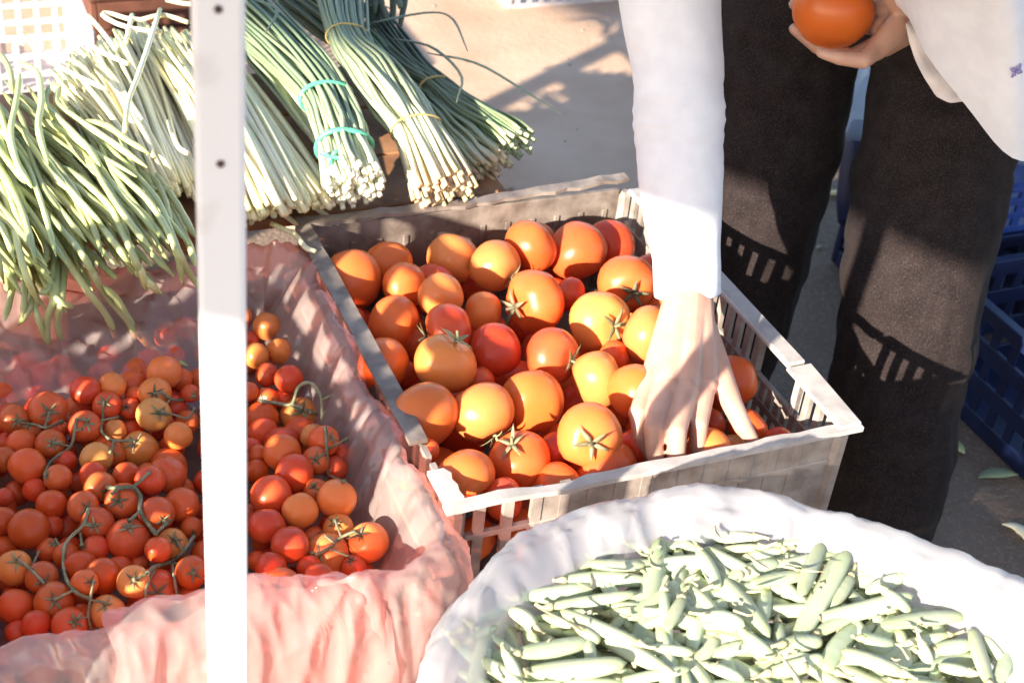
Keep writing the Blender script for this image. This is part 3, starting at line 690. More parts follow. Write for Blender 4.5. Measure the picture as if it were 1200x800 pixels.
# trusses: vine polylines in photo pixels (main axis, then side stalks)
def zz(L, s, ox, oy): return [(ox + x * s, oy + y * s) for x, y in L]
V4 = lambda *L: zz(L, .275, 0, 340)
V5 = lambda *L: zz(L, .325, 0, 540)
V6 = lambda *L: zz(L, .3253, 280, 270)
V7 = lambda *L: zz(L, .375, 280, 500)
VINES = [
 ('thick green vine stalk arching over red cherry tomatoes left of the pole', .0034, [V5((385,95),(430,98),(480,95),(507,130),(505,180),(540,235),(562,262)), V5((480,95),(540,40)), V5((505,180),(465,215)), V5((430,98),(400,120)), V5((562,262),(600,225))]),
 ('thin brown vine stalk joining the leftmost cherry tomatoes', .0022, [V4((115,568),(150,572),(190,585),(235,572),(268,552)), V4((190,585),(210,520)), V4((115,568),(80,560))]),
 ('branching vine stalk with cherry tomatoes below the dark liner at left', .0024, [V4((325,545),(318,600),(300,665),(245,705),(205,745),(190,790)), V4((300,665),(225,650)), V4((325,545),(380,560)), V4((318,600),(350,590))]),
 ('pale vine stalk leading to the ribbed sunlit cherry tomato', .0024, [V4((440,470),(438,540),(430,590),(450,620),(485,640),(565,640)), V4((430,555),(500,540)), V4((485,640),(470,690))]),
 ('knotted vine stalk over small cherry tomatoes at lower left', .0026, [V5((320,170),(300,230),(235,300),(232,400),(265,465),(330,500)), V5((300,230),(335,235)), V5((290,260),(295,305)), V5((235,330),(200,285)), V5((265,465),(195,500))]),
 ('slender upright vine stalk in front of the yellowish cherry tomato', .0018, [V5((337,430),(325,500),(318,560),(330,610)), V5((325,500),(375,510)), V5((318,560),(280,570))]),
 ('pale vine stalk with side shoots beside the pole at the front liner', .003, [V5((700,270),(660,325),(620,362),(560,380),(530,405)), V5((620,362),(630,430),(642,515)), V5((560,380),(525,470),(545,550)), V5((620,362),(700,405)), V5((660,325),(630,275)), V5((530,405),(480,430))]),
 ('dry light vine stalk on the bright cherry tomatoes beside the pole', .0026, [V4((690,435),(725,462),(770,468),(835,448)), V4((690,520),(740,530),(800,545),(830,500)), V4((725,462),(690,520)), V4((690,435),(655,440))]),
 ('long grey-green vine stalk hanging along the right liner', .0032, [V6((80,615),(130,620),(190,625),(213,565),(258,548),(292,590),(300,640),(302,720),(345,742)), V6((300,610),(370,575)), V6((300,720),(385,715)), V6((190,625),(230,640)), V6((302,660),(255,655)), V6((300,730),(300,800))]),
 ('vine stalk with short spurs among cherry tomatoes by the right liner', .0026, [V7((270,0),(275,80),(272,160),(230,182)), V7((278,70),(340,35)), V7((275,150),(330,170)), V7((275,80),(240,100))]),
 ('dry white vine stalk on the three sunlit cherry tomatoes at the right front', .0026, [V7((240,400),(280,380),(320,345),(365,325)), V7((280,380),(345,405)), V7((320,345),(300,290)), V7((300,365),(270,340))]),
 ('short dry vine stalk across the orange cherry tomato at far left', .002, [V5((80,365),(110,390),(158,440)), V5((110,390),(140,325)), V5((80,365),(60,350))]),
]
cpos = [(at(x, y, s), r * s / FPX) for (x, y, r, s) in ct]
owner = {}
vine_roots = []
for vi, (lb, rad, lines) in enumerate(VINES):
    P = [q for L in lines for q in L]
    geo = []
    mapped = {}
    def lift(x, y):
        # rests on the nearest fruit surface under that pixel
        best = None; d0 = ray(x, y)
        for (c, R) in cpos:
            # closest hit along the ray with a slightly larger sphere
            oc = CAM - c; A = d0.dot(d0); B = oc.dot(d0); Cc = oc.dot(oc) - (R + rad * 1.2) ** 2; D = B * B - A * Cc
            if D > 0:
                t = (-B - math.sqrt(D)) / A
                if best is None or t < best: best = t
        return best
    ss = [lift(*q) for q in P]; good = [s for s in ss if s]; md = sorted(good)[len(good) // 2] if good else 1.45
    fill = lambda q: (lambda s: s if s and abs(s - md) < .08 else md)(lift(*q))
    for li, L in enumerate(lines):
        pts = catmull([at(*q, fill(q)) for q in L], max(6, 4 * len(L)))
        n = len(pts); rr = [rad * .78 * (1 if li == 0 else .72) * (1 + .12 * math.sin(i * 2.1)) for i in range(n)]
        if li: rr[-1] *= 1.7
        geo.append(tube(pts, rr, 6))
        if li == 0:
            m0 = pts[n // 2]
    V, F, T = join_geo(geo)
    root = empty('tomato_vine', m0, lb, 'tomato vine', 'vine trusses of cherry tomatoes')
    obj('stem', V, F, 'vine', root); vine_roots.append(root)
    ends = [L[-1] for L in lines] + [lines[0][0]]
    for (ex, ey) in ends:
        best = min(range(len(ct)), key=lambda i: (ct[i][0] - ex) ** 2 + (ct[i][1] - ey) ** 2 + (1e9 if i in owner else 0))
        if math.hypot(ct[best][0] - ex, ct[best][1] - ey) < ct[best][2] * 1.15: owner[best] = (root, ex, ey)
for i, ((x, y, r, s), (_, _, _, f)) in enumerate(zip(ct, CH_)):
    p, R = cpos[i]; view = (CAM - p).normalized()
    c = YEL_LIT if 'y' in f else (ORA_LIT if 'o' in f else random.choice((RED, ORD_, ORD_, RED, (.56, .08, .014))))  # orange and yellow flags mostly mark lit fruit; sunlight sits in the colour
    c = tuple(ch * ru(.88, 1.12) for ch in c)
    par = None
    if i in owner:
        par, ex, ey = owner[i]; cx = ((ex - x) / r * .8, (ey - y) / r * .8); l2 = math.hypot(*cx)
        if l2 > .9: cx = (cx[0] / l2 * .9, cx[1] / l2 * .9)
        up = RT * cx[0] - UP * cx[1] + view * math.sqrt(1 - min(.95, cx[0] ** 2 + cx[1] ** 2))
    elif 'c' in f: up = RT * ru(-.4, .4) + UP * ru(-.2, .4) + view
    else: up = Vector((ru(-1, 1), ru(-1, 1), ru(-.6, .6))) - view * .6
    cal = CX[int(rnd() * 4)] if (par or 'c' in f) else None
    o = place_tomato(CM[int(rnd() * 3)], p, R, up.normalized(), c, cal, par, Vector(par.location) if par else None)
    if par: continue
    tag(o, None, 'cherry tomato', 'cherry tomatoes loose in the pink lined crate')
    colw = 'yellowish' if 'y' in f else ('orange' if 'o' in f else 'red')
    side = 'left of pole' if x < 258 else 'right of pole'
    if x < -2 or (228 < x < 288 and 370 < y):
        o['label'] = 'cherry tomato hidden by the pole or past the left picture edge'; continue
    rows = ((395, 'under the hanging beans'), (470, 'by the back liner'), (515, 'high in the heap'), (560, 'above mid heap'), (610, 'below mid heap'), (660, 'low in the heap'), (900, 'along the front liner'))
    row = next(n for yy, n in rows if y < yy)
    size = 'small ' if r < 15.5 else ('big ' if r > 21.5 else '')
    NM.add(o, '%s%s cherry tomato %s %s%s' % (size, colw, row, side, ' with calyx' if cal else ''), x)
fill = list(cpos); nf = 0
for zl in (.428, .405):
    for i in range(24):
        for j in range(26):
            if nf > 118: break
            p = W(-.80 + i * .0335 * .62 + ru(-.008, .008), -.345 + j * .024 + ru(-.008, .008), zl + ru(-.006, .006)); R = ru(.015, .019)
            u, v, _ = loc(p)
            if u > -.335 or v > .2: continue
            if any((p - q).length < (R + r2) * .88 for q, r2 in fill): continue
            o = place_tomato(CM[int(rnd() * 3)], p, R, Vector((ru(-1, 1), ru(-1, 1), ru(-1, 1))).normalized(), random.choice((RED, ORD_, DKR)))
            tag(o, None, 'cherry tomato', 'lower layer of cherry tomatoes'); zone(o, p, 'half hidden cherry tomato, %s of the heap', 0, 460, 380, 740, 'cherry tomato past the left picture edge, in the lower layer'); fill.append((p, R)); nf += 1
# a stray cherry tomato in the gap between crate and liner
o = place_tomato(CM[0], at(477, 573, 1.69), 13 * 1.69 / FPX, Vector((.3, .2, 1)).normalized(), ORA_LIT)
tag(o, 'stray orange cherry tomato in the gap between liner and big crate', 'cherry tomato')

# ------------------------------------------------------------------ pink film liner
def rrect(u0_, u1, v0, v1, rad, n):
    """closed rounded rectangle with outward normals"""
    segs = []; c = [(u1 - rad, v0 + rad, -math.pi / 2), (u1 - rad, v1 - rad, 0), (u0_ + rad, v1 - rad, math.pi / 2), (u0_ + rad, v0 + rad, math.pi)]
    pts = []
    for i, (cx, cy, a) in enumerate(c):
        for k in range(13):
            t = a + math.pi / 2 * k / 12; pts.append((cx + rad * math.cos(t), cy + rad * math.sin(t), math.cos(t), math.sin(t)))
    pts.append(pts[0]); d = [0]
    for i in range(1, len(pts)): d.append(d[-1] + math.hypot(pts[i][0] - pts[i - 1][0], pts[i][1] - pts[i - 1][1]))
    tt = np.linspace(0, d[-1], n, endpoint=False); A = np.array(pts)
    return [tuple(np.interp(t, d, A[:, k]) for k in range(4)) + (t,) for t in tt]
def rg(x, y, z, p=1.6):
    return max(0., 1 - abs(noise.noise(Vector((x, y, z)))) * 2.6) ** p      # sharp creases
def liner():
    n = 620; ring = rrect(-.855, -.302, -.395, .262, .05, n)
    prof = [(-.10, -.105), (-.078, -.098), (-.055, -.085), (-.04, -.068), (-.030, -.050), (-.022, -.032), (-.015, -.014), (-.008, .002), (0, .012), (.009, .010), (.016, -.002), (.021, -.02), (.026, -.04), (.030, -.064), (.034, -.09), (.038, -.12), (.042, -.15), (.046, -.185)]
    V = []; F = []; m = 66
    fine = catmull([Vector((a, b, 0)) for a, b in prof], m)
    for i, (u, v, nu, nv, t) in enumerate(ring):
        nl = math.hypot(nu, nv); nu /= nl; nv /= nl
        back = max(0, min(1, (v - .12) / .12)); front = max(0, min(1, (-.34 - v) / .04)); right = max(0, min(1, (u + .36) / .05)) * (1 - back) * (1 - front)
        deep = max(0, min(1, (-.40 - u) / .12))
        hgt = .016 * fbm((u * 7, v * 7, 1), 1) + .007 * fbm((t * 30, 0, 3), 1) + .010 * front
        for j, p in enumerate(fine):
            k = j / (m - 1); inn = max(0, 1 - k * 2); out = max(0, k * 2 - 1)
            s = p.x; z = .505 + p.y + hgt * (1 - abs(k * 2 - 1))
            s -= back * (.05 + .11 * deep) * inn ** 1.3 + right * .010 * inn
            if back > 0: z += back * deep * .02 * inn
            s += front * .02 * out
            x = u + nu * s; y = v + nv * s
            wt = t + .35 * k * noise.noise(Vector((t * 3, 2, 8)))            # gathers run over the rim, slightly aslant
            g1 = rg(wt * 8, k * .8, 5) - .3; g2_ = rg(wt * 21, k * 1.5, 11) - .3
            g3 = rg(x * 24, y * 24, z * 24, 2) - .25; g4 = rg(x * 55 + 4, y * 55, z * 55, 2) - .25
            dd = g1 * (.014 + .012 * back + .006 * out) + g2_ * (.006 - .002 * out) + g3 * (.003 + .005 * back) + g4 * .0015
            dz = (g1 * .005 + g3 * (.003 + .008 * back) + g4 * .002) * (1 - .7 * out)
            V.append(W(x + nu * dd, y + nv * dd, z + dz))
    for i in range(n):
        a = i * m; b = ((i + 1) % n) * m
        for j in range(m - 1): F.append((a + j, b + j, b + j + 1, a + j + 1))
    return V, F
V, F = liner()
liner_o = obj('plastic_liner', V, F, 'film_pink')
tag(liner_o, 'crumpled translucent pink plastic film lining the cherry tomato crate and folded over its rim', 'plastic liner')

# a loose flap of the same film with a torn edge, lapped over the front
nu_, nv_ = 90, 46; V = []; F = []
prf = catmull([Vector((.030, .512, 0)), Vector((.012, .541, 0)), Vector((-.012, .543, 0)), Vector((-.034, .515, 0)), Vector((-.052, .45, 0)), Vector((-.060, .37, 0)), Vector((-.064, .315, 0))], nv_)
for i in range(nu_):
    for j in range(nv_):
        k = j / (nv_ - 1); u0f = -.655 + .025 * noise.noise(Vector((k * 5, 3, 1))) - .03 * k; u1f = -.405 + .02 * noise.noise(Vector((k * 6, 9, 1))) + .04 * k
        t = i / (nu_ - 1); u = u0f + (u1f - u0f) * t; p = prf[j]
        top = .012 * noise.noise(Vector((u * 30, 1, 2))) * (1 - k) - .035 * max(0, t - .6) / .4 * (1 - k)
        g = rg(u * 20 + k, k * 1.4, 31) - .3; g2_ = rg(u * 46, k * 5, 37) - .25
        V.append(W(u, -.397 + p.x - g * .010 - g2_ * .004, p.y + top + g * .006 * (1 - k)))
for i in range(nu_ - 1):
    for j in range(nv_ - 1): F.append((i * nv_ + j, (i + 1) * nv_ + j, (i + 1) * nv_ + j + 1, i * nv_ + j + 1))
tag(obj('film_flap', V, F, 'film_pink', liner_o), 'loose torn flap of pink film lapped over the front')
# ------------------------------------------------------------------ long beans
BG = 'long green beans heaped on the board'
def bean(pts, r, lb=None, x=None):
    n = max(10, 4 * len(pts)); P = catmull(pts, n)
    rr = []
    ph = ru(0, 6)
    for i in range(n):
        k = i / (n - 1); e = min(1, min(k, 1 - k) * 9 + .22); rr.append(r * e * (1 + .07 * math.sin(i * 1.9 + ph)))
    V, F, T = tube(P, rr, 8)
    o = obj('long_bean', V, F, 'bean', tattr=T); tag(o, lb, 'bean', BG)
    return o
def bz(px, py, base):
    """drape: height over the board, falling in front of its edge"""
    z = base
    for _ in range(4):
        v = loc(atz(px, py, z))[1]
        z = base if v > .36 else base - min(.13, (.36 - v) * .75)
    return z
Z2 = lambda *L: [(x * .2876, 200 + y * .2876) for x, y in L]
Z1 = lambda *L: [(x * .25, y * .25) for x, y in L]
BEANS = [
 (Z2((-30,-160),(60,0),(150,150),(250,330),(350,480),(440,600),(470,690)), .60, 'long pale bean hanging far down over the pink film, left of its neighbour'),
 (Z2((60,-150),(160,20),(280,250),(370,400),(430,510),(520,610),(555,690)), .605, 'long pale bean hanging far down over the pink film beside its twin'),
 (Z2((420,470),(480,530),(545,640),(640,740),(765,795)), .585, 'bean whose tip reaches lowest, lying on the cherry tomatoes'),
 (Z2((170,-60),(270,80),(400,220),(500,330),(570,400),(595,490)), .60, 'bean with its tip dangling in front of the dark gap'),
 (Z2((330,-80),(430,40),(520,200),(600,320),(710,430)), .60, 'thick bean running to the right past the board edge'),
 (Z2((270,-40),(360,80),(430,180),(520,290),(620,390)), .595, 'bean just left of the thick one at the board edge'),
 (Z2((-60,-60),(0,40),(90,140),(160,260),(190,330),(180,390)), .59, 'curved bean near the left edge with its end turned under'),
 (Z2((150,190),(215,290),(215,400),(200,480),(160,500)), .575, 'bean hooked like a J at the left of the hanging ends'),
 (Z2((200,250),(230,360),(225,500),(190,620),(195,730)), .57, 'bean hanging straight down onto the liner, left of a pair'),
 (Z2((250,270),(265,370),(250,520),(235,620),(250,700)), .57, 'bean hanging straight down onto the liner, right of a pair'),
 (Z2((-60,110),(0,210),(60,310),(130,390)), .58, 'short curved bean at the far left of the hanging ends'),
 (Z2((90,300),(120,400),(130,480),(120,560),(70,630)), .55, 'green bean curling back to the left above the liner'),
 (Z2((70,280),(60,380),(50,480),(20,610)), .55, 'green bean hanging at the far left, slanting left'),
 (Z2((-30,280),(0,360),(25,440),(30,490)), .56, 'green bean tip at the left picture edge'),
 (Z2((180,-40),(240,60),(300,180),(360,260),(425,262)), .585, 'bean with its end turned sharply to the right'),
 (Z2((260,220),(330,300),(400,370),(475,440)), .57, 'dull green bean in the shade under the heap'),
 (Z2((420,-60),(500,0),(560,50),(640,80),(700,70)), .61, 'light bean lying nearly level to the right'),
 (Z2((560,-40),(600,60),(605,150),(600,250)), .60, 'bean hanging short in front of the board beside the pole'),
 (Z2((560,-20),(640,90),(710,200),(770,300),(795,390)), .60, 'slim bean slanting behind the pole'),
 (Z2((620,0),(690,90),(740,170),(795,270)), .605, 'slim pale bean right of the slanting one'),
 (Z1((0,250),(45,330),(60,440)), .635, 'short bean tip at the top left of the heap'),
 (Z1((95,345),(75,480),(50,620),(85,780),(140,860)), .645, 'bean crossing upright over the others at the top left'),
 (Z1((85,290),(175,345),(195,470),(180,600),(225,770)), .645, 'wavy bean crossing the top of the heap'),
 (Z1((232,395),(215,490),(280,560),(400,680),(470,780)), .635, 'bean with a bent stem end near the top'),
 (Z1((285,405),(265,480),(350,550),(500,650),(690,785)), .635, 'bean with a bent stem end, longer and to the right'),
 (Z1((216,560),(330,640),(480,740),(640,830)), .63, 'straight bean in the middle of the heap top'),
 (Z1((390,565),(500,590),(600,660),(700,720)), .635, 'fat bean lying on the right of the heap'),
 (Z1((-20,470),(30,620),(80,760),(150,880)), .635, 'bean along the left picture edge'),
 (Z1((95,600),(160,700),(230,800),(330,900)), .63, 'bean below the crossing ones on the left'),
 (Z1((-40,650),(40,760),(120,860)), .63, 'bean low on the left picture edge'),
 (Z1((-60,520),(20,700),(70,860),(130,1000)), .62, 'bean dipping over the left of the heap'),
]
BEANS += [
 (Z2((330,120),(440,260),(520,370),(600,450),(650,500)), .59, 'bean trailing right over the liner, just left of the pole'),
 (Z2((60,170),(130,300),(170,430),(230,520),(300,560)), .57, 'bean trailing over the pink film with its tip bent right'),
 (Z2((0,120),(40,260),(90,380),(100,500),(90,600)), .565, 'bean hanging straight at the far left over the film')]
for px, base, lb in BEANS:
    bean([atz(x, y, bz(x, y, base - .02) + ru(-.003, .003)) for x, y in px], ru(.0042, .0052), lb)
for k in range(165):
    lay = ru(.51, .612); x0 = ru(-120, 190); y0 = ru(90, 190) + .25 * x0 * (x0 > 0)
    L = ru(150, 270); sl = ru(.65, 1.1); pts = []
    for i in range(6):
        t = i / 5; pts.append((x0 + L * t * sl * .8 + 14 * math.sin(t * 5 + k), y0 + L * t * (.7 + .3 * t)))
    if pts[-1][0] > 262: continue
    lim = ru(265, 318) + (55 if pts[-1][0] < 130 else 0) + (60 if k % 9 == 0 else 0); pts = [p for p in zip(np.interp(np.linspace(0, 5, 16), range(6), [p[0] for p in pts]), np.interp(np.linspace(0, 5, 16), range(6), [p[1] for p in pts])) if p[1] < lim][::2]
    if len(pts) < 4: continue
    q = [atz(x, y, bz(x, y, lay) + ru(-.004, .004)) for x, y in pts]
    vend = loc(q[-1])[1]
    o = bean(q, ru(.0037, .0048)); zone(o, q[-1], ('half buried' if vend > .33 else 'overhanging') + ' long bean, tip at %s of heap', 0, 235, 150, 340, 'long bean past the left picture edge')

# ------------------------------------------------------------------ white stalks
wb = []
def stalk_path(p0, p1, sag, w_, n=7):
    p0 = Vector(p0); p1 = Vector(p1); out = []
    for i in range(n):
        t = i / (n - 1); p = p0.lerp(p1, t); p.z += sag * math.sin(t * math.pi); p += w_ * math.sin(t * 3.1 + 1); out.append(p)
    return out
def white_bundle(label, ends0, ends1, cnt, h, seed, r=.0038):
    """ends0/ends1: photo pixel spans (left,right) of the far and near ends"""
    random.seed(seed)
    root = empty('blanched_stalk_bundle', atz((ends1[0][0] + ends1[1][0]) / 2, (ends1[0][1] + ends1[1][1]) / 2, .503), label, 'stalk bundle', 'bundles of blanched white stalks')
    for k in range(cnt):
        a = rnd(); lay = rnd() ** .6 * h * (1 - .75 * abs(a - .5) ** 1.5 * 2)
        b = min(1, max(0, a + ru(-.1, .1)))
        x0 = ends0[0][0] + (ends0[1][0] - ends0[0][0]) * b + ru(-12, 12); y0 = ends0[0][1] + (ends0[1][1] - ends0[0][1]) * b + ru(-14, 14)
        x1 = ends1[0][0] + (ends1[1][0] - ends1[0][0]) * a + ru(-8, 8); y1 = ends1[0][1] + (ends1[1][1] - ends1[0][1]) * a + ru(-9, 9)
        p0 = atz(x0, y0, .512 + lay); p1 = atz(x1, y1, .507 + lay * .8)
        P = stalk_path(p0, p1, ru(.0, .02), Vector((ru(-.006, .006), ru(-.006, .006), 0)))
        P = catmull(P, 12)
        rr = [r * ru(.85, 1.15)] * 12; rr[-1] *= 1.15; rr[-2] *= 1.15
        V, F, T = tube(P, rr, 6); obj('stalk', V, F, 'chive', root, tattr=T)
    return root
white_bundle('pale white stalk bundle lying between the long beans and the pole', ((60, 95), (165, 35)), ((150, 205), (236, 225)), 125, .095, 31)
white_bundle('pale white stalk bundle right of the pole with its cut ends at the board edge', ((165, 40), (262, 60)), ((268, 255), (392, 232)), 200, .095, 32)
random.seed(55)
for i, (px, z, lb) in enumerate([
  (Z1((585,615),(600,480),(645,360),(690,230),(750,45)), .655, 'loose white stalk standing across the pale bundle'),
  (Z1((880,105),(760,70),(640,95),(500,60),(490,80),(600,130),(760,150)), .65, 'loose white stalk looped back on itself at the top'),
  (Z1((415,75),(480,150),(545,235)), .64, 'thick white stalk end pointing up left'),
  (Z1((350,155),(450,230),(600,300)), .635, 'white stalk end poking left over the beans'),
  (Z1((105,160),(200,260),(330,340),(500,420)), .625, 'white stalk reaching furthest left, under the lattice crate'),
  (Z1((590,200),(620,70)), .65, 'short white stalk sticking up near the loop'),
  (Z1((790,570),(830,680),(880,720)), .62, 'white stalk bent down beside the pole'),
  (Z1((640,560),(690,650),(720,740)), .61, 'white stalk fallen over the beans'),
  (Z1((780,0),(850,15),(900,20)), .65, 'white stalk tip at the top edge left of the pole'),
  ([(300, 235), (330, 250), (352, 266)], .515, 'white stalk end sticking out over the crate corner'),
  ([(335, 215), (360, 236), (396, 262)], .515, 'white stalk pulled out of the bundle towards the tomatoes'),
  ([(296, 225), (300, 245), (294, 262)], .51, 'short white stalk end drooping over the board edge beside the pole'),
  ([(318, 262), (345, 275), (358, 290), (370, 295)], .525, 'limp white stalk tip curling onto the crate rim'),
  ]):
    P = catmull([atz(x, y, z if py_ != 'd' else z) for (x, y) in px for py_ in ['']], 14)
    V, F, T = tube(P, [.0040] * 13 + [.0036], 7); tag(obj('blanched_stalk', V, F, 'chive', tattr=T), lb, 'stalk', 'loose blanched white stalks')

# ------------------------------------------------------------------ tied green bunches
def bunch(label, stations, cnt, r, m, bands, seed, splay=0, leaves=0, lm='scape3', flat=.62, endflat=.62):
    """stations: (px, py, z, spread radius m); first = leafy top, last = cut ends"""
    random.seed(seed)
    C = [atz(x, y, z) for (x, y, z, _) in stations]; Rr = [s[3] for s in stations]; n = len(C)
    root = empty('stalk_bunch', C[-1], label, 'stalk bunch', 'tied bunches of green stalks')
    NN = 22; cc = catmull(C, NN); rr = [max(.004, v) for v in interp(Rr, NN)]
    tan = [(cc[min(i + 1, NN - 1)] - cc[max(i - 1, 0)]).normalized() for i in range(NN)]
    A = [Vector((0, 0, 1)).cross(t).normalized() for t in tan]; B = [t.cross(a) for t, a in zip(tan, A)]
    fl = lambda i: flat + (endflat - flat) * max(0, (i / (NN - 1) - .6) / .4)
    for k in range(cnt):
        ang = k * 2.39996; rad = math.sqrt((k + .5) / cnt); tw = ru(-.25, .25); j = ru(.88, 1.04); end = ru(-.012, .012)
        P = []
        for i in range(NN):
            q = i / (NN - 1); a2 = ang + tw * q; wob = .0055 * noise.noise(Vector((k * 3.7, q * 4, seed)))
            P.append(cc[i] + A[i] * (math.cos(a2) * rad * rr[i] * j + wob) + B[i] * (math.sin(a2) * rad * rr[i] * fl(i) * j + wob))
        P[-1] = P[-1] + tan[-1] * end; P[-2] = P[-2] + tan[-1] * end * .6
        R_ = [r * (.75 + .35 * (i / (NN - 1))) for i in range(NN)]
        V, F, T = tube(P, R_, 7); obj('stalk', V, F, m, root, tattr=T)
    for (q, bm_, w_) in bands:
        i = int(q * (NN - 1)); loop = []
        for s in range(29):
            t = 2 * math.pi * s / 28; loop.append(cc[i] + A[i] * math.cos(t) * (rr[i] * .99 + r * .6) + B[i] * math.sin(t) * (rr[i] * fl(i) * .99 + r * .6) + tan[i] * .003 * math.sin(t * 2))
        V, F, T = tube(loop, w_, 8, True, None); obj('band', V, F, bm_, root)
    for k in range(leaves):
        b = cc[0] + A[0] * ru(-1, 1) * rr[0] + B[0] * ru(-.4, .9) * rr[0]; d = (-tan[0] + A[0] * ru(-.7, .7) + Vector((0, 0, ru(-.1, .4)))).normalized(); L = ru(.08, .2)
        pts = [b, b + d * L * .5 + Vector((0, 0, .02)), b + d * L + Vector((ru(-.04, .04), ru(-.03, .03), ru(-.05, .01)))]
        V, F, T = tube(catmull(pts, 8), [.004, .006, .007, .007, .006, .005, .003, .001], 6, True, Vector((0, 0, 1))); obj('leaf', V, F, lm, root, tattr=[0.1] * len(T))
    return root
b1 = bunch('green bunch with two bright green ties, its round cut ends facing the camera', [(285, 15, .60, .062), (335, 60, .60, .052), (378, 108, .60, .040), (398, 150, .597, .043), (405, 178, .588, .040), (417, 218, .568, .046)], 110, .0036, 'scape', [(.44, 'tie', .0036), (.80, 'tie', .0040)], 3, leaves=24, endflat=.98)
# knot of the lower tie
kp = atz(388, 186, .60); kg = []
for k in range(5):
    d = Vector((ru(-1, 1), ru(-1, .2), ru(-.3, .8))).normalized(); kg.append(tube(catmull([kp, kp + d * .012, kp + d * .02 + Vector((0, 0, -.006))], 6), [.003, .004, .004, .004, .003, .001], 6, True, Vector((0, 1, 0))))
V, F, T = join_geo(kg); obj('knot', V, F, 'tie', b1)
bunch('green bunch with yellow rubber bands, its pale ends fanned over the board edge', [(395, -25, .63, .050), (408, 45, .63, .033), (440, 85, .618, .044), (468, 125, .605, .046), (492, 158, .590, .040), (522, 225, .545, .055)], 84, .0037, 'scape2', [(.20, 'rubber', .0016), (.80, 'rubber', .0016)], 4, leaves=26, flat=.6)
bunch('dark green bunch of thin stalks at the right end of the board', [(440, 40, .57, .05), (480, 80, .565, .036), (511, 103, .56, .028), (545, 130, .55, .036), (575, 150, .54, .042), (602, 172, .53, .048)], 72, .0033, 'scape3', [(.40, 'rubber', .0022)], 5, leaves=28, flat=.55)
bunch('untied pale green stalks wedged under the dark bunch', [(470, 85, .55, .04), (510, 130, .545, .036), (545, 165, .535, .038), (575, 196, .522, .045)], 34, .0034, 'scape2', [], 6, flat=.5)
bunch('green leafy bunch lying behind at the top of the board', [(300, -60, .60, .05), (345, -10, .60, .05), (400, 35, .585, .045), (450, 78, .565, .03)], 46, .0034, 'scape3', [], 8, leaves=34, flat=.6)
bunch('green stalks behind the pole beside the two-tied bunch', [(230, -40, .59, .05), (290, 35, .58, .045), (345, 105, .56, .035), (380, 160, .54, .022)], 44, .0034, 'scape', [], 9, leaves=18, flat=.6)
random.seed(60)
for px, z, lb in [([(500, 62), (560, 75), (620, 110), (660, 135)], .58, 'single long dry leaf arching out over the bright ground'),
                  ([(430, 28), (500, 15), (530, 22), (548, 60)], .62, 'single curled leaf above the dark bunch'),
                  ([(455, 45), (505, 55), (540, 88), (535, 120)], .60, 'brownish leaf drooping in front of the bright ground'),
                  ([(300, 0), (325, 12), (310, 40)], .66, 'loose curled green leaf beside the pole top')]:
    V, F, T = tube(catmull([atz(x, y, z) for x, y in px], 14), [.0015, .003, .004, .004, .004, .004, .0035, .0035, .003, .003, .0025, .002, .0015, .001], 6, True, Vector((0, 0, 1)))
    tag(obj('leaf', V, F, 'scape3', tattr=[.3] * len(T)), lb, 'leaf')

# ------------------------------------------------------------------ pea bag
random.seed(91)
BC = (-.135, -.80)
def bag():
    n = 360; prof = [(-.16, .515), (-.11, .53), (-.075, .55), (-.055, .575), (-.040, .597), (-.024, .613), (-.010, .622), (.002, .620), (.010, .610), (.016, .592), (.020, .56), (.018, .50), (.010, .42), (-.02, .335), (-.05, .313)]
    fine = catmull([Vector((a, b, 0)) for a, b in prof], 50); V = []; F = []; m = 50
    for i in range(n):
        t = 2 * math.pi * i / n; ru_ = .318 * (1 + .012 * math.sin(3 * t + .5) + .010 * math.sin(7 * t)); rv = .338 * (1 + .01 * math.sin(4 * t))
        lift = .010 * fbm((math.cos(t) * 3, math.sin(t) * 3, 4), 1)
        for j, p in enumerate(fine):
            k = j / (m - 1)
            g = noise.noise(Vector((math.cos(t) * 2.2, math.sin(t) * 2.2, k * 5)))
            g2 = abs(noise.noise(Vector((math.cos(t) * 5, math.sin(t) * 5, k * 26)))) - .2       # long wrinkles along the roll
            g3 = abs(noise.noise(Vector((math.cos(t) * 20, math.sin(t) * 20, k * 4 + t)))) - .2
            g4 = rg(math.cos(t) * 6, math.sin(t) * 6, k * 3 + 40) - .3; s = p.x + g * .012 + g2 * .005 + g3 * .004 - g4 * .003 * (k < .7); z = p.y + lift * 1.2 + g * .006 + g2 * .007 + g3 * .003 + g4 * .003 * (k < .7)
            V.append(W(BC[0] + math.cos(t) * (ru_ + s), BC[1] + math.sin(t) * (rv + s), max(.312, z)))
    for i in range(n):
        a = i * m; b = ((i + 1) % n) * m
        for j in range(m - 1): F.append((a + j, b + j, b + j + 1, a + j + 1))
    return V, F
V, F = bag()
tag(obj('plastic_bag', V, F, 'film_white'), 'open white plastic bag with a rolled rim, filled with pea pods', 'plastic bag')
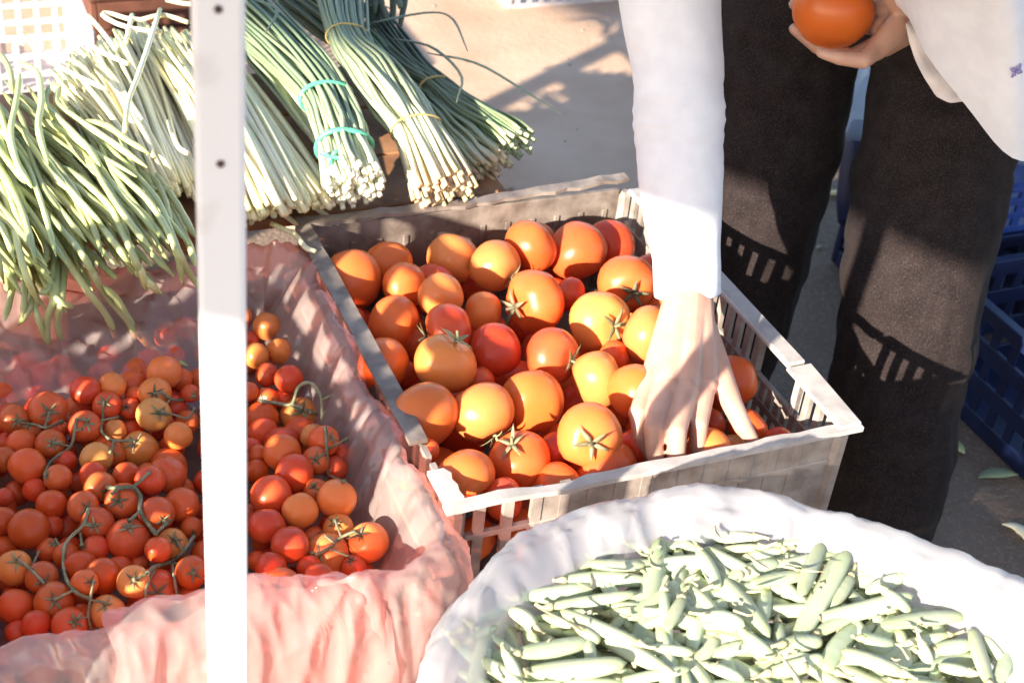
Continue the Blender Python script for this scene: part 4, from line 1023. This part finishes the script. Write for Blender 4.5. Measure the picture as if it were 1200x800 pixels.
def pod_mesh(seed):
    rs = random.Random(seed); n, seg = 18, 12; V = []; F = []; T = []; cu = rs.uniform(-.05, .05); nb = rs.choice((5, 6, 7))
    for i in range(n):
        x = i / (n - 1); w_ = (math.sin(math.pi * min(1, max(0, (x - .015) / .97))) ** .27) if 0 < i < n - 1 else .04
        bump_ = 1 + .035 * math.cos(x * nb * 2 * math.pi)
        for k in range(seg):
            t = 2 * math.pi * k / seg; cy, sy = math.cos(t), math.sin(t)
            V.append(Vector((x - .5, (.56 if k % 6 == 0 else .49) * w_ * cy + cu * math.sin(math.pi * x) * 3.5, .36 * w_ * sy * bump_ * (1 if abs(sy) > .2 else .9)))); T.append(x)
    for i in range(n - 1):
        for k in range(seg): F.append((i * seg + k, i * seg + (k + 1) % seg, (i + 1) * seg + (k + 1) % seg, (i + 1) * seg + k))
    F.append(tuple(range(seg))[::-1]); F.append(tuple((n - 1) * seg + k for k in range(seg)))
    k0 = len(V)
    return V, F, T
def pod_obj(p0, p1, wd, seed, roll):
    V, F, T = pod_mesh(seed); d = p1 - p0; L = d.length; ax = d.normalized(); up = Vector((0, 0, 1)); sd_ = up.cross(ax).normalized(); up = ax.cross(sd_)
    q = Quaternion(ax, roll); sd_ = q @ sd_; up = q @ up; c = (p0 + p1) / 2
    VV = [c + ax * (v.x * L) + sd_ * (v.y * wd) + up * (v.z * wd) for v in V]
    # pedicel at one end
    e = p0 if rnd() < .5 else p1; dd = (e - c).normalized()
    a, b, t3 = tube(catmull([e - dd * .004, e + dd * .006, e + dd * .013 + Vector((ru(-.004, .004), ru(-.004, .004), ru(-.003, .005)))], 6), [.0052, .0042, .0024, .0018, .0016, .002], 6)
    k = len(VV); o = obj('pea_pod', VV, F, 'pod', tattr=T)
    obj('stalk', a, b, 'scrap', o)
    return o
ZA = lambda a: (470 + a[0] * .325, 540 + a[1] * .325)
ZB = lambda a: (830 + a[0] * .325, 540 + a[1] * .325)
PA = [(640,400,760,330,45),(690,370,870,375,65),(610,430,880,435,65),(440,490,670,460,70),(560,520,820,480,60),(740,520,890,530,60),(930,310,850,670,85),(600,550,840,650,65),(440,690,660,650,75),(650,610,710,650,55),(730,640,940,745,65),(205,660,350,790,55),(215,760,330,820,50),(480,760,780,730,80),(800,790,1020,750,60),(880,680,1040,690,60),(950,480,965,660,55),(1010,500,960,600,60),(1000,330,1010,480,60),(1080,330,1138,450,60),(1040,460,1138,570,70),(1080,560,1050,680,60),(270,600,420,700,32),(400,540,480,600,60),(380,700,425,800,45),(680,650,690,740,50),(250,640,340,600,30),(230,600,400,520,45),(520,560,640,600,50),(860,600,960,560,50),(300,720,420,800,60),(1060,720,1130,640,60)]
PB_ = [(0,320,140,390,60),(60,320,180,310,45),(130,350,260,320,50),(70,430,240,370,75),(240,370,370,360,50),(0,390,200,610,80),(170,440,350,410,60),(410,310,340,470,60),(480,330,420,440,60),(490,350,330,630,85),(510,420,450,510,60),(420,560,710,490,70),(580,470,690,420,60),(560,400,690,390,50),(650,590,900,560,75),(690,620,720,790,65),(500,690,690,760,75),(530,600,430,740,80),(280,660,400,650,65),(230,760,400,710,60),(0,740,120,790,60),(10,700,160,660,70),(0,560,120,590,60),(210,470,200,570,60),(250,590,250,720,55),(780,460,920,510,70),(740,440,800,500,60),(900,500,1090,640,80),(960,620,1010,790,70),(1000,640,1070,730,60),(1080,690,1030,800,60),(770,660,800,740,50),(820,680,940,660,70),(840,740,940,760,60),(560,640,660,660,80),(720,540,640,470,55),(20,280,160,275,50),(260,300,380,290,45),(400,620,520,560,55),(130,620,230,700,55)]
podn = 0
for Lst, Zf, part in ((PA, ZA, 'left'), (PB_, ZB, 'right')):
    for (x1, y1, x2, y2, wd) in Lst:
        ex = .11; x1, x2 = x1 - (x2 - x1) * ex, x2 + (x2 - x1) * ex; y1, y2 = y1 - (y2 - y1) * ex, y2 + (y2 - y1) * ex; a = Zf((x1, y1)); b = Zf((x2, y2)); mx, my = (a[0] + b[0]) / 2, (a[1] + b[1]) / 2
        z = .590 + ru(-.005, .012); tl = ru(-.006, .006)
        p0 = atz(*a, z + tl); p1 = atz(*b, z - tl); s = ((p0 + p1) / 2 - CAM).dot(FW)
        o = pod_obj(p0, p1, wd * .325 * s / FPX * .90, podn, ru(-.5, .5)); podn += 1
        ang = math.degrees(math.atan2(-(b[1] - a[1]), b[0] - a[0])) % 180
        dr = 'lying level' if ang < 22 or ang > 158 else ('pointing to the camera' if 68 < ang < 112 else ('slanting up right' if ang < 90 else 'slanting down right'))
        row = 'back of the bag' if my < 680 else ('middle of the bag' if my < 735 else 'front of the bag')
        szw = 'fat' if wd >= 70 else ('slim' if wd < 52 else 'plump'); ln = 'long ' if math.hypot(b[0] - a[0], b[1] - a[1]) > 75 else 'short '
        cz = 'left' if mx < 700 else ('right' if mx > 960 else 'centre')
        tag(o, None, 'pea pod', 'pea pods in the white bag'); NM.add(o, '%s%s pod %s, %s %s' % (ln, szw, dr, cz, row), mx)
for k in range(235):
    for _ in range(200):
        t = ru(0, 6.283); rr_ = math.sqrt(rnd()) * .29
        if k >= 215 or pix(W(BC[0] + math.cos(t) * rr_, BC[1] + math.sin(t) * rr_ * 1.05, .58))[1] < 825: break
    z = ru(.540, .566) if k < 70 else ru(.566, .588); a = ru(0, math.pi) if k % 3 else random.choice((.1, .25, 2.9)) + ru(-.2, .2); L = ru(.090, .125); d = Vector((math.cos(a), math.sin(a), ru(-.10, .10))) * L / 2
    while True:
        c = W(BC[0] + math.cos(t) * rr_, BC[1] + math.sin(t) * rr_ * 1.05, z)
        far = max(math.hypot((loc(c + e)[0] - BC[0]), (loc(c + e)[1] - BC[1]) / 1.05) for e in (d, -d))
        if far < .298 or rr_ < .05: break
        rr_ -= .01
    o = pod_obj(c - d, c + d, ru(.0155, .020), 100 + k, ru(-1, 1)); tag(o, None, 'pea pod', 'pea pods lower in the white bag'); zone(o, c, 'half buried pea pod, %s of bag', 500, 1190, 630, 800, 'pea pod in the near side of the white bag, past the bottom picture edge')
# dry calyx bits, tendrils and stalk ends, too many to count
sg = []
for k in range(100):
    t = ru(0, 6.283); rr_ = math.sqrt(rnd()) * .265; c = W(BC[0] + math.cos(t) * rr_, BC[1] + math.sin(t) * rr_ * 1.06, (.598 + ru(0, .012)))
    d = Vector((ru(-1, 1), ru(-1, 1), ru(-.3, .6))).normalized(); L = ru(.008, .022) if k % 6 else ru(.03, .055); e = Vector((ru(-1, 1), ru(-1, 1), 0)) * L * .3
    sg.append(tube(catmull([c, c + d * L * .5 + e, c + d * L], 6), [.0016, .0013, .0012, .0011, .0009, .0006] if k % 3 else [.001, .0028, .0034, .003, .002, .0006], 5, True, None if k % 3 else Vector((0, 0, 1))))
V, F, T = join_geo(sg); tag(obj('pea_tendrils', V, F, 'scrap', tattr=T), 'scattered dry tendrils and calyx scraps among the pea pods', 'plant scraps', kind='stuff')

# ------------------------------------------------------------------ person
random.seed(12)
PR = W(.66, .05, 0)
person = empty('person', PR, 'person in white top and black trousers, picking a tomato and holding another', 'person')
shR = W(.14, .12, 1.18); elR = at(787, -20, 1.815); wrR = at(806, 345, 1.90)
shL = W(.14, -.24, 1.27); elL = W(.46, -.18, 1.12); wrL = at(1082, 14, 1.93)
neck = W(.10, -.06, 1.30); head = W(-.03, -.06, 1.40); pelv = W(.70, .03, .92)
hipL = at(1128, -10, 2.12); hipR = at(935, -50, 2.22)
legL = [(1112, 90, 2.16, .118), (1086, 240, 2.22, .118), (1067, 370, 2.275, .112), (1050, 460, 2.315, .108), (1034, 590, 2.38, .102)]
legR = [(930, 20, 2.24, .120), (908, 140, 2.32, .117), (884, 270, 2.40, .106), (852, 390, 2.47, .100), (825, 470, 2.52, .096)]
# body: one continuous skin
bp_ = []
def chain(P, R): 
    for i in range(len(P) - 1): bp_.append(capsule(P[i], P[i + 1], R[i], R[i + 1]))
chain([pelv, W(.5, -.02, 1.03), W(.3, -.05, 1.14), W(.16, -.06, 1.22)], [.12, .10, .115, .10]); chain([shL, shR], [.05, .05]); chain([W(.16, -.06, 1.22), neck, head], [.07, .05, .05])
bp_.append(ball(head, .085, .085, .11)); bp_.append(ball(head + EU * -.075 + Vector((0, 0, -.03)), .045, .045, .05)); bp_.append(capsule(head + EU * -.09, head + EU * -.112 + Vector((0, 0, -.025)), .012, .016))
for s in (-1, 1): bp_.append(ball(head + EV * .088 * s + EU * .01, .012, .012, .03))
chain([hipL] + [at(*l[:3]) for l in legL], [.085, .085, .075, .055, .05, .04]); chain([hipR] + [at(*l[:3]) for l in legR], [.085, .085, .075, .055, .05, .04]); chain([pelv, hipL], [.11, .09]); chain([pelv, hipR], [.11, .09])
chain([shR, elR], [.046, .038]); chain([shL, elL, wrL], [.046, .038, .030]); chain([elR, at(802, 260, 1.88)], [.038, .032])
bv, bf = remesh(bp_, .013, 5)
# hands: palm and five separate fingers each, as photo points with depth
def hand(chains, dz=0, tip=0):
    out = []
    for P, R in chains:
        n = len(P); P = [(x, y, d + dz + (tip * max(0, i - 1) / 2 if n == 4 else 0)) for i, (x, y, d) in enumerate(P)]
        for i in range(len(P) - 1): out.append(capsule(at(*P[i]), at(*P[i + 1]), R[i], R[i + 1], 12))
    return out
HR = hand([
 ([(803, 262, 1.842), (806, 330, 1.860), (806, 352, 1.850)], [.029, .0275, .0270]),
 # carpal fan
 ([(796, 350, 1.845), (764, 440, 1.785)], [.0215, .0145]), ([(802, 350, 1.838), (783, 448, 1.765)], [.0225, .0165]), ([(810, 350, 1.838), (806, 450, 1.762)], [.0225, .0165]), ([(818, 350, 1.845), (828, 445, 1.778)], [.021, .0155]),
 ([(806, 352, 1.842), (795, 440, 1.775)], [.026, .0195]),
 # little, ring, middle, index
 ([(764, 440, 1.783), (748, 483, 1.740), (750, 510, 1.735), (758, 533, 1.742)], [.0140, .0117, .0103, .0084]),
 ([(784, 448, 1.765), (766, 501, 1.706), (767, 532, 1.706), (773, 557, 1.720)], [.0150, .0128, .0112, .0090]),
 ([(806, 450, 1.762), (793, 506, 1.702), (793, 538, 1.702), (797, 562, 1.715)], [.0150, .0129, .0113, .0091]),
 ([(828, 445, 1.778), (819, 498, 1.732), (817, 526, 1.738), (818, 546, 1.756)], [.0145, .0122, .0108, .0087]),
 # thumb leaving the side of the palm
 ([(822, 385, 1.838), (841, 432, 1.80), (858, 473, 1.765), (871, 500, 1.75), (881, 514, 1.752)], [.0215, .0180, .0140, .0122, .0092]),
], .040, .010)
for (x, y, d) in ((764, 446, 1.776), (785, 455, 1.752), (807, 457, 1.749), (829, 452, 1.768)): HR.append(ball(at(x, y, d + .040), .0125))      # knuckles
for (x, y, d) in ((748, 484, 1.739), (766, 502, 1.705), (793, 507, 1.701)): HR.append(ball(at(x, y, d + .042), .0132))
hv, hf = remesh(HR, .0024, 5)
HLd = 1.90
HL = hand([
 ([(1130, -25, 1.98), (1085, 10, 1.93), (1066, 22, 1.92)], [.031, .0275, .0265]),
 ([(1070, 15, 1.92), (1036, 10, 1.93)], [.024, .020]), ([(1066, 25, 1.92), (1036, 32, 1.925)], [.0245, .019]), ([(1062, 32, 1.915), (1036, 52, 1.905)], [.024, .018]), ([(1052, 34, 1.905), (1026, 60, 1.89)], [.022, .0145]),
 # little finger folded below the fruit, the other three wrapped behind it
 ([(1034, 52, 1.90), (1012, 71, 1.875), (984, 68, 1.868), (962, 62, 1.872)], [.0150, .0118, .0100, .0074]),
 ([(1034, 50, 1.92), (1000, 66, 1.935), (958, 55, 1.945), (931, 34, 1.925)], [.0145, .0115, .0105, .0082]),
 ([(1034, 30, 1.935), (1005, 30, 1.975), (958, 22, 1.975), (931, 5, 1.935)], [.0145, .0120, .0108, .0085]),
 ([(1034, 10, 1.935), (1008, -10, 1.975), (965, -18, 1.975), (938, -26, 1.94)], [.0145, .0118, .0106, .0083]),
 ([(1060, 8, 1.90), (1040, -14, 1.865), (1012, -36, 1.845), (990, -46, 1.845)], [.0190, .0150, .0125, .0095]),
])
hv2, hf2 = remesh(HL, .0028, 7)
k1 = len(bv); k2 = k1 + len(hv)
body = obj('body', bv + hv + hv2, bf + [tuple(i + k1 for i in f) for f in hf] + [tuple(i + k2 for i in f) for f in hf2], 'skin', person)
# head details
for s in (-1, 1):
    V, F, T = ball(head + EU * -.078 + EV * .032 * s + Vector((0, 0, .012)), .012); obj('eye', V, F, 'eye', person)
V, F = remesh([ball(head + EU * .018 + Vector((0, 0, .022)), .098, .098, .112), capsule(head + EU * .05, head + EU * .13 + Vector((0, 0, -.02)), .06, .045)], .012, 4); obj('hair', V, F, 'hair', person)
# trousers
tp = []
for leg, hip in ((legL, hipL), (legR, hipR)):
    P = [hip] + [at(*l[:3]) for l in leg]; R = [.125] + [l[3] for l in leg]
    for i in range(len(P) - 1): tp.append(capsule(P[i], P[i + 1], R[i], R[i + 1], 20))
tp.append(capsule(pelv, hipL, .15, .125)); tp.append(capsule(pelv, hipR, .15, .125)); tp.append(capsule(pelv, W(.62, .0, .98), .15, .13))
kL = at(1067, 350, 2.27)
def crease(p):
    q = Vector((p.x * 5, p.y * 5, p.z * 16)); a = abs(noise.noise(q)) - .2
    q2 = Vector((p.x * 14 + p.z * 8, p.y * 14, p.z * 9)); b_ = noise.noise(q2)
    side_ = abs(noise.noise(Vector((p.x * 30, p.y * 30, p.z * 3)))) - .2
    return a * .012 + b_ * .005 + side_ * .007
V, F = remesh(tp, .009, 6, crease)
zmin = .03
V = [Vector((p.x, p.y, max(p.z, zmin))) for p in V]
obj('trousers', V, F, 'trouser', person)
for leg in (legL, legR):
    a = at(*leg[-1][:3]); a = Vector((a.x, a.y, .05))
    V, F = remesh([capsule(a + EU * .05, a - EU * .12 + Vector((0, 0, -.012)), .045, .036)], .01, 4); V = [Vector((p.x, p.y, max(.004, p.z))) for p in V]; obj('shoe', V, F, 'shoe', person)
# white top: sleeve of the reaching arm
sl_pts = [(770, -330, 1.77), (776, -170, 1.79), (783, -20, 1.81), (793, 65, 1.832), (795, 110, 1.843), (796, 150, 1.854), (797, 200, 1.865), (800, 260, 1.88), (804, 300, 1.891), (806.5, 345, 1.903)]
sl_w = [150, 132, 119, 107, 107, 106.5, 101, 87, 80, 78]
NS = 70; pp = catmull([at(*p) for p in sl_pts], NS); wd = interp(sl_w, NS); sq = interp([p[2] for p in sl_pts], NS)
V = []; F = []; seg = 48
for i in range(NS):
    t = (pp[min(i + 1, NS - 1)] - pp[max(i - 1, 0)]).normalized(); a = (RT - t * RT.dot(t)).normalized(); b = t.cross(a); r = wd[i] * sq[i] / FPX / 2
    for k in range(seg):
        th = 2 * math.pi * k / seg; y = i / NS
        # fine stretched rings at the elbow, soft diagonal pulls
        fold = .0010 * math.sin(i * 1.9 + 1.6 * math.sin(th)) * math.exp(-((y - .52) / .12) ** 2) + .0026 * (noise.noise(Vector((math.cos(th) * 1.2, math.sin(th) * 1.2 + y * 3, y * 9)))) + .002 * math.sin(8 * y + 2 * th) * (y < .45)
        V.append(pp[i] + (a * math.cos(th) + b * math.sin(th) * .94) * (r + fold))
for i in range(NS - 1):
    for k in range(seg): F.append((i * seg + k, i * seg + (k + 1) % seg, (i + 1) * seg + (k + 1) % seg, (i + 1) * seg + k))
# turned-in cuff
base = (NS - 1) * seg
for ring_, rin, back_ in ((1, .90, .0), (2, .84, -.012)):
    t = (pp[-1] - pp[-2]).normalized(); a = (RT - t * RT.dot(t)).normalized(); b = t.cross(a); r = wd[-1] * sq[-1] / FPX / 2
    for k in range(seg):
        th = 2 * math.pi * k / seg; V.append(pp[-1] + t * (.002 + back_) + (a * math.cos(th) + b * math.sin(th) * .94) * r * rin)
    for k in range(seg): F.append((base + (ring_ - 1) * seg + k, base + (ring_ - 1) * seg + (k + 1) % seg, base + ring_ * seg + (k + 1) % seg, base + ring_ * seg + k))
obj('sleeve', V, F, 'white_knit', person)
# white top: torso, open at the hem (rings: front, left, back, right)
rings = [[W(.06, -.06, 1.26), W(.12, -.13, 1.30), W(.16, -.06, 1.34), W(.12, .02, 1.28)],
         [W(.10, -.06, 1.12), W(.15, -.28, 1.24), W(.22, -.06, 1.37), W(.18, .18, 1.20)],
         [W(.24, -.05, 1.06), W(.28, -.25, 1.16), W(.36, -.05, 1.32), W(.30, .17, 1.14)],
         [W(.36, -.05, 1.03), W(.42, -.22, 1.04), W(.52, -.03, 1.24), W(.44, .18, 1.06)],
         [at(1063, 22, 1.83), at(1218, 188, 1.84), W(.88, .0, 1.0), W(.66, .24, .86)]]
NR_, seg = 40, 64; cols = [catmull([r[k] for r in rings], NR_) for k in range(4)]; V = []; F = []
for i in range(NR_):
    q = [cols[k][i] for k in range(4)]; loop = catmull([q[3]] + q + [q[0], q[1]], 7 * 0 + (6 * 16 + 1))[16:16 + 65]
    cen = sum(q, Vector()) / 4
    for k in range(seg):
        p = loop[k]; d = (p - cen).normalized(); y = i / (NR_ - 1)
        V.append(p + d * (.006 * math.sin(k * .7 + y * 5) * y + .01 * noise.noise(p * 9)))
for i in range(NR_ - 1):
    for k in range(seg): F.append((i * seg + k, i * seg + (k + 1) % seg, (i + 1) * seg + (k + 1) % seg, (i + 1) * seg + k))
bl = obj('blouse', V, F, 'white_knit', person)
BV = BVHTree.FromPolygons(V, F)
# left sleeve
P = catmull([shL, elL, wrL.lerp(elL, .25)], 24); V2, F2, T2 = tube(P, interp([.085, .075, .052], 24), 28, False); obj('sleeve', V2, F2, 'white_knit', person)
# sheer under-hem showing below the white hem
hem = [(1062, 28, 0), (1072, 42, 9), (1085, 58, 16), (1100, 76, 21), (1115, 94, 24), (1128, 104, 20), (1139, 111, 10), (1146, 112, 0)]
V3 = []; F3 = []; NH = 30; hx = interp([h[0] for h in hem], NH); hy = interp([h[1] for h in hem], NH); hd = interp([h[2] for h in hem], NH)
for i in range(NH):
    for j in range(5): V3.append(at(hx[i] + 14 - (hd[i] * .75 + 14) * j / 4, hy[i] - 14 + (hd[i] * .8 + 14) * j / 4, 1.865 + .006 * math.sin(i * .6 + j)))
for i in range(NH - 1):
    for j in range(4): F3.append((i * 5 + j, i * 5 + j + 1, (i + 1) * 5 + j + 1, (i + 1) * 5 + j))
o = obj('under_hem', V3, F3, 'blouse_under', person); md_ = o.modifiers.new('s', 'SOLIDIFY'); md_.thickness = .0012
# small embroidered purple flowers
for (x, y) in ((1190, 82), (1255, 40), (1290, 120)):
    h = BV.ray_cast(CAM, ray(x, y).normalized())
    if h[0] is None: continue
    c, nn = h[0], h[1]
    if nn.dot(CAM - c) < 0: nn = -nn
    ax = nn.orthogonal().normalized(); bx = nn.cross(ax); g = []
    for k in range(4):
        t = k * math.pi / 2 + .5; d = ax * math.cos(t) + bx * math.sin(t)
        g.append(tube([c + nn * .002 + d * .001, c + nn * .003 + d * .005, c + nn * .002 + d * .010], [.0012, .0034, .001], 7, True, nn))
    V4_, F4, T4 = join_geo(g); obj('embroidered_flower', V4_, F4, 'flower', person)
# tomato in the raised hand
o = place_tomato(TM[0], at(977, 13, 1.915), 47.5 * 1.915 / FPX, (UP * .9 + RT * .2 + FW * .3).normalized(), (.58, .125, .018), CX[1])
tag(o, 'large orange tomato held up in the hand at the top of the picture', 'tomato')

# ------------------------------------------------------------------ background right: blue crates, bags
random.seed(33)
def slot_crate(cu, cv_, wu, wv, z0, z1, m, label, group):
    r = empty('slotted_crate', W(cu, cv_, z0), label, 'crate', group); t = .008
    u0_, u1, v0, v1 = cu - wu / 2, cu + wu / 2, cv_ - wv / 2, cv_ + wv / 2
    box('base', (u0_ + .009, u1 - .009, v0 + .009, v1 - .009, z0 + .001, z0 + .01), m, r)
    for a in (u0_, u1 - .018):
        for b in (v0, v1 - .018): box('corner_post', (a, a + .018, b, b + .018, z0, z1 - .012), m, r, bev=.006)
    rows = 3; bh = (z1 - z0) / (rows * 2 + 1)
    for k in range(rows + 1):
        za = z0 + k * 2 * bh; zb = za + bh - (.0 if k < rows else .012)
        for v in (v0 + .003, v1 - t - .003): box('band', (u0_ + .018, u1 - .018, v, v + t, za, zb), m, r)
        for u in (u0_ + .003, u1 - t - .003): box('band', (u, u + t, v0 + .018, v1 - .018, za, zb), m, r)
    for k in range(rows):
        za = z0 + (k * 2 + 1) * bh; zb = za + bh
        for s in range(int(wu / .05)):
            u = u0_ + .03 + s * .05
            for v in (v0 + .003, v1 - t - .003): box('slat', (u, u + .018, v + .001, v + t - .001, za - .001, zb + .001), m, r, bev=0)
        for s in range(int(wv / .05)):
            v = v0 + .03 + s * .05
            for u in (u0_ + .003, u1 - t - .003): box('slat', (u + .001, u + t - .001, v, v + .018, za - .001, zb + .001), m, r, bev=0)
    box('rim', (u0_ - .006, u1 + .006, v0 - .006, v0 + .014, z1 - .011, z1), m, r); box('rim', (u0_ - .006, u1 + .006, v1 - .014, v1 + .006, z1 - .011, z1), m, r)
    box('rim', (u0_ - .006, u0_ + .014, v0 + .0145, v1 - .0145, z1 - .011, z1), m, r); box('rim', (u1 - .014, u1 + .006, v0 + .0145, v1 - .0145, z1 - .011, z1), m, r)
    return r
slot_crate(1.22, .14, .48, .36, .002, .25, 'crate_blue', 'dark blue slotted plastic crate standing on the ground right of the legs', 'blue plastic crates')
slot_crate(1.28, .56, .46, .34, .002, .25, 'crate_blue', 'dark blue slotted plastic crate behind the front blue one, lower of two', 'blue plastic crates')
slot_crate(1.28, .56, .44, .34, .251, .36, 'crate_sunlit_blue', 'blue slotted crate painted brighter for sunlight, on top of the rear dark blue one', 'blue plastic crates')
def lump_bag(name, c, rx, ry, rz, label, m, seed, cat='plastic bag'):
    V, F, T = ball((0, 0, 0), 1, 1, 1, 40); VV = []
    for p in V:
        k = 1 + .20 * (abs(noise.noise(p * 2.2 + Vector((seed, 0, 0)))) - .2) + .10 * (abs(noise.noise(p * 6 + Vector((seed, 3, 0)))) - .2)
        VV.append(Vector(c) + EU * p.x * rx * k + EV * p.y * ry * k + Vector((0, 0, p.z * rz * k)))
    return tag(obj(name, VV, F, m), label, cat)
lump_bag('plastic_bag', W(1.24, .54, .425), .19, .14, .075, 'clear plastic bag of greens lying on the upper blue crate at the right edge', 'film_clear', 4)
gl = []
for k in range(40):
    c = W(1.24 + ru(-.12, .12), .54 + ru(-.09, .09), .42 + ru(-.04, .03)); d = Vector((ru(-1, 1), ru(-1, 1), ru(-.2, .2))).normalized() * ru(.05, .1)
    gl.append(tube([c - d, c, c + d], [.003, .009, .003], 6, True, Vector((0, 0, 1))))
V, F, T = join_geo(gl); tag(obj('leafy_greens', V, F, 'scape3', tattr=[.5] * len(T)), 'dark leafy greens inside the clear bag at the right edge', 'greens', kind='stuff')
# pale blue carrier bag hung between the legs, on a dark blue cloth
q = at(1022, 120, 2.75); lump_bag('carrier_bag', at(1026, 112, 2.75), .06, .05, .12, 'pale blue-white plastic carrier bag hanging behind the gap between the legs', 'film_clear', 11)
V, F, T = tube(catmull([at(1006, 140, 2.78), at(1003, 180, 2.8), at(998, 225, 2.82), at(990, 262, 2.84)], 14), interp([.012, .026, .03, .028, .015], 14), 12)
obj_ = obj('folded_cloth', [v + Vector((0, 0, .004 * noise.noise(v * 40))) for v in V], F, 'crate_blue'); tag(obj_, 'dark blue folded cloth hanging below the carrier bag between the legs', 'cloth')
# scraps on the ground
def scrap(px, py, L, lb, m='bean', curl=.6):
    c = atz(px, py, .006); d = Vector((ru(-1, 1), ru(-1, 1), 0)).normalized(); e = Vector((-d.y, d.x, 0)); pts = [c + d * L * (t - .5) + e * curl * L * (t - .5) ** 2 + Vector((0, 0, .004 + .006 * abs(t - .5))) for t in np.linspace(0, 1, 6)]
    V, F, T = tube(catmull(pts, 12), [.002, .006, .010, .013, .014, .014, .013, .012, .010, .007, .004, .001], 7, True, Vector((0, 0, 1))); return tag(obj('leaf_scrap', V, F, m, tattr=[.5] * len(T)), lb, 'leaf scrap', 'leaf scraps on the ground')
scrap(1195, 622, .05, 'pale curled leaf scrap on the asphalt at the right edge', 'chive', 1.6)
scrap(1115, 520, .07, 'pale green leaf scrap on the asphalt beside the trouser leg', 'bean')
scrap(1165, 556, .08, 'dull green leaf scrap on the asphalt in front of the blue crate', 'scape')
scrap(1183, 442, .06, 'small leaf stuck low on the dark blue crate', 'scape')
scrap(982, 228, .10, 'yellowish dry leaf on the ground between the legs', 'rubber')
scrap(596, 229, .06, 'reddish scrap on the ground behind the tomato crate', 'wood')
# small stones
random.seed(5); sg = []
for k in range(260):
    p = Vector((ru(-1.6, 1.9), ru(1.4, 4.6), .002)); r = ru(.002, .006); sg.append(tube([p, p + Vector((0, 0, r)), p + Vector((0, 0, r * 1.4))], [r, r * .9, r * .3], 6))
V, F, T = join_geo(sg); tag(obj('gravel', V, F, 'crate'), 'loose grit scattered on the asphalt', 'grit', kind='stuff')
NM.done()
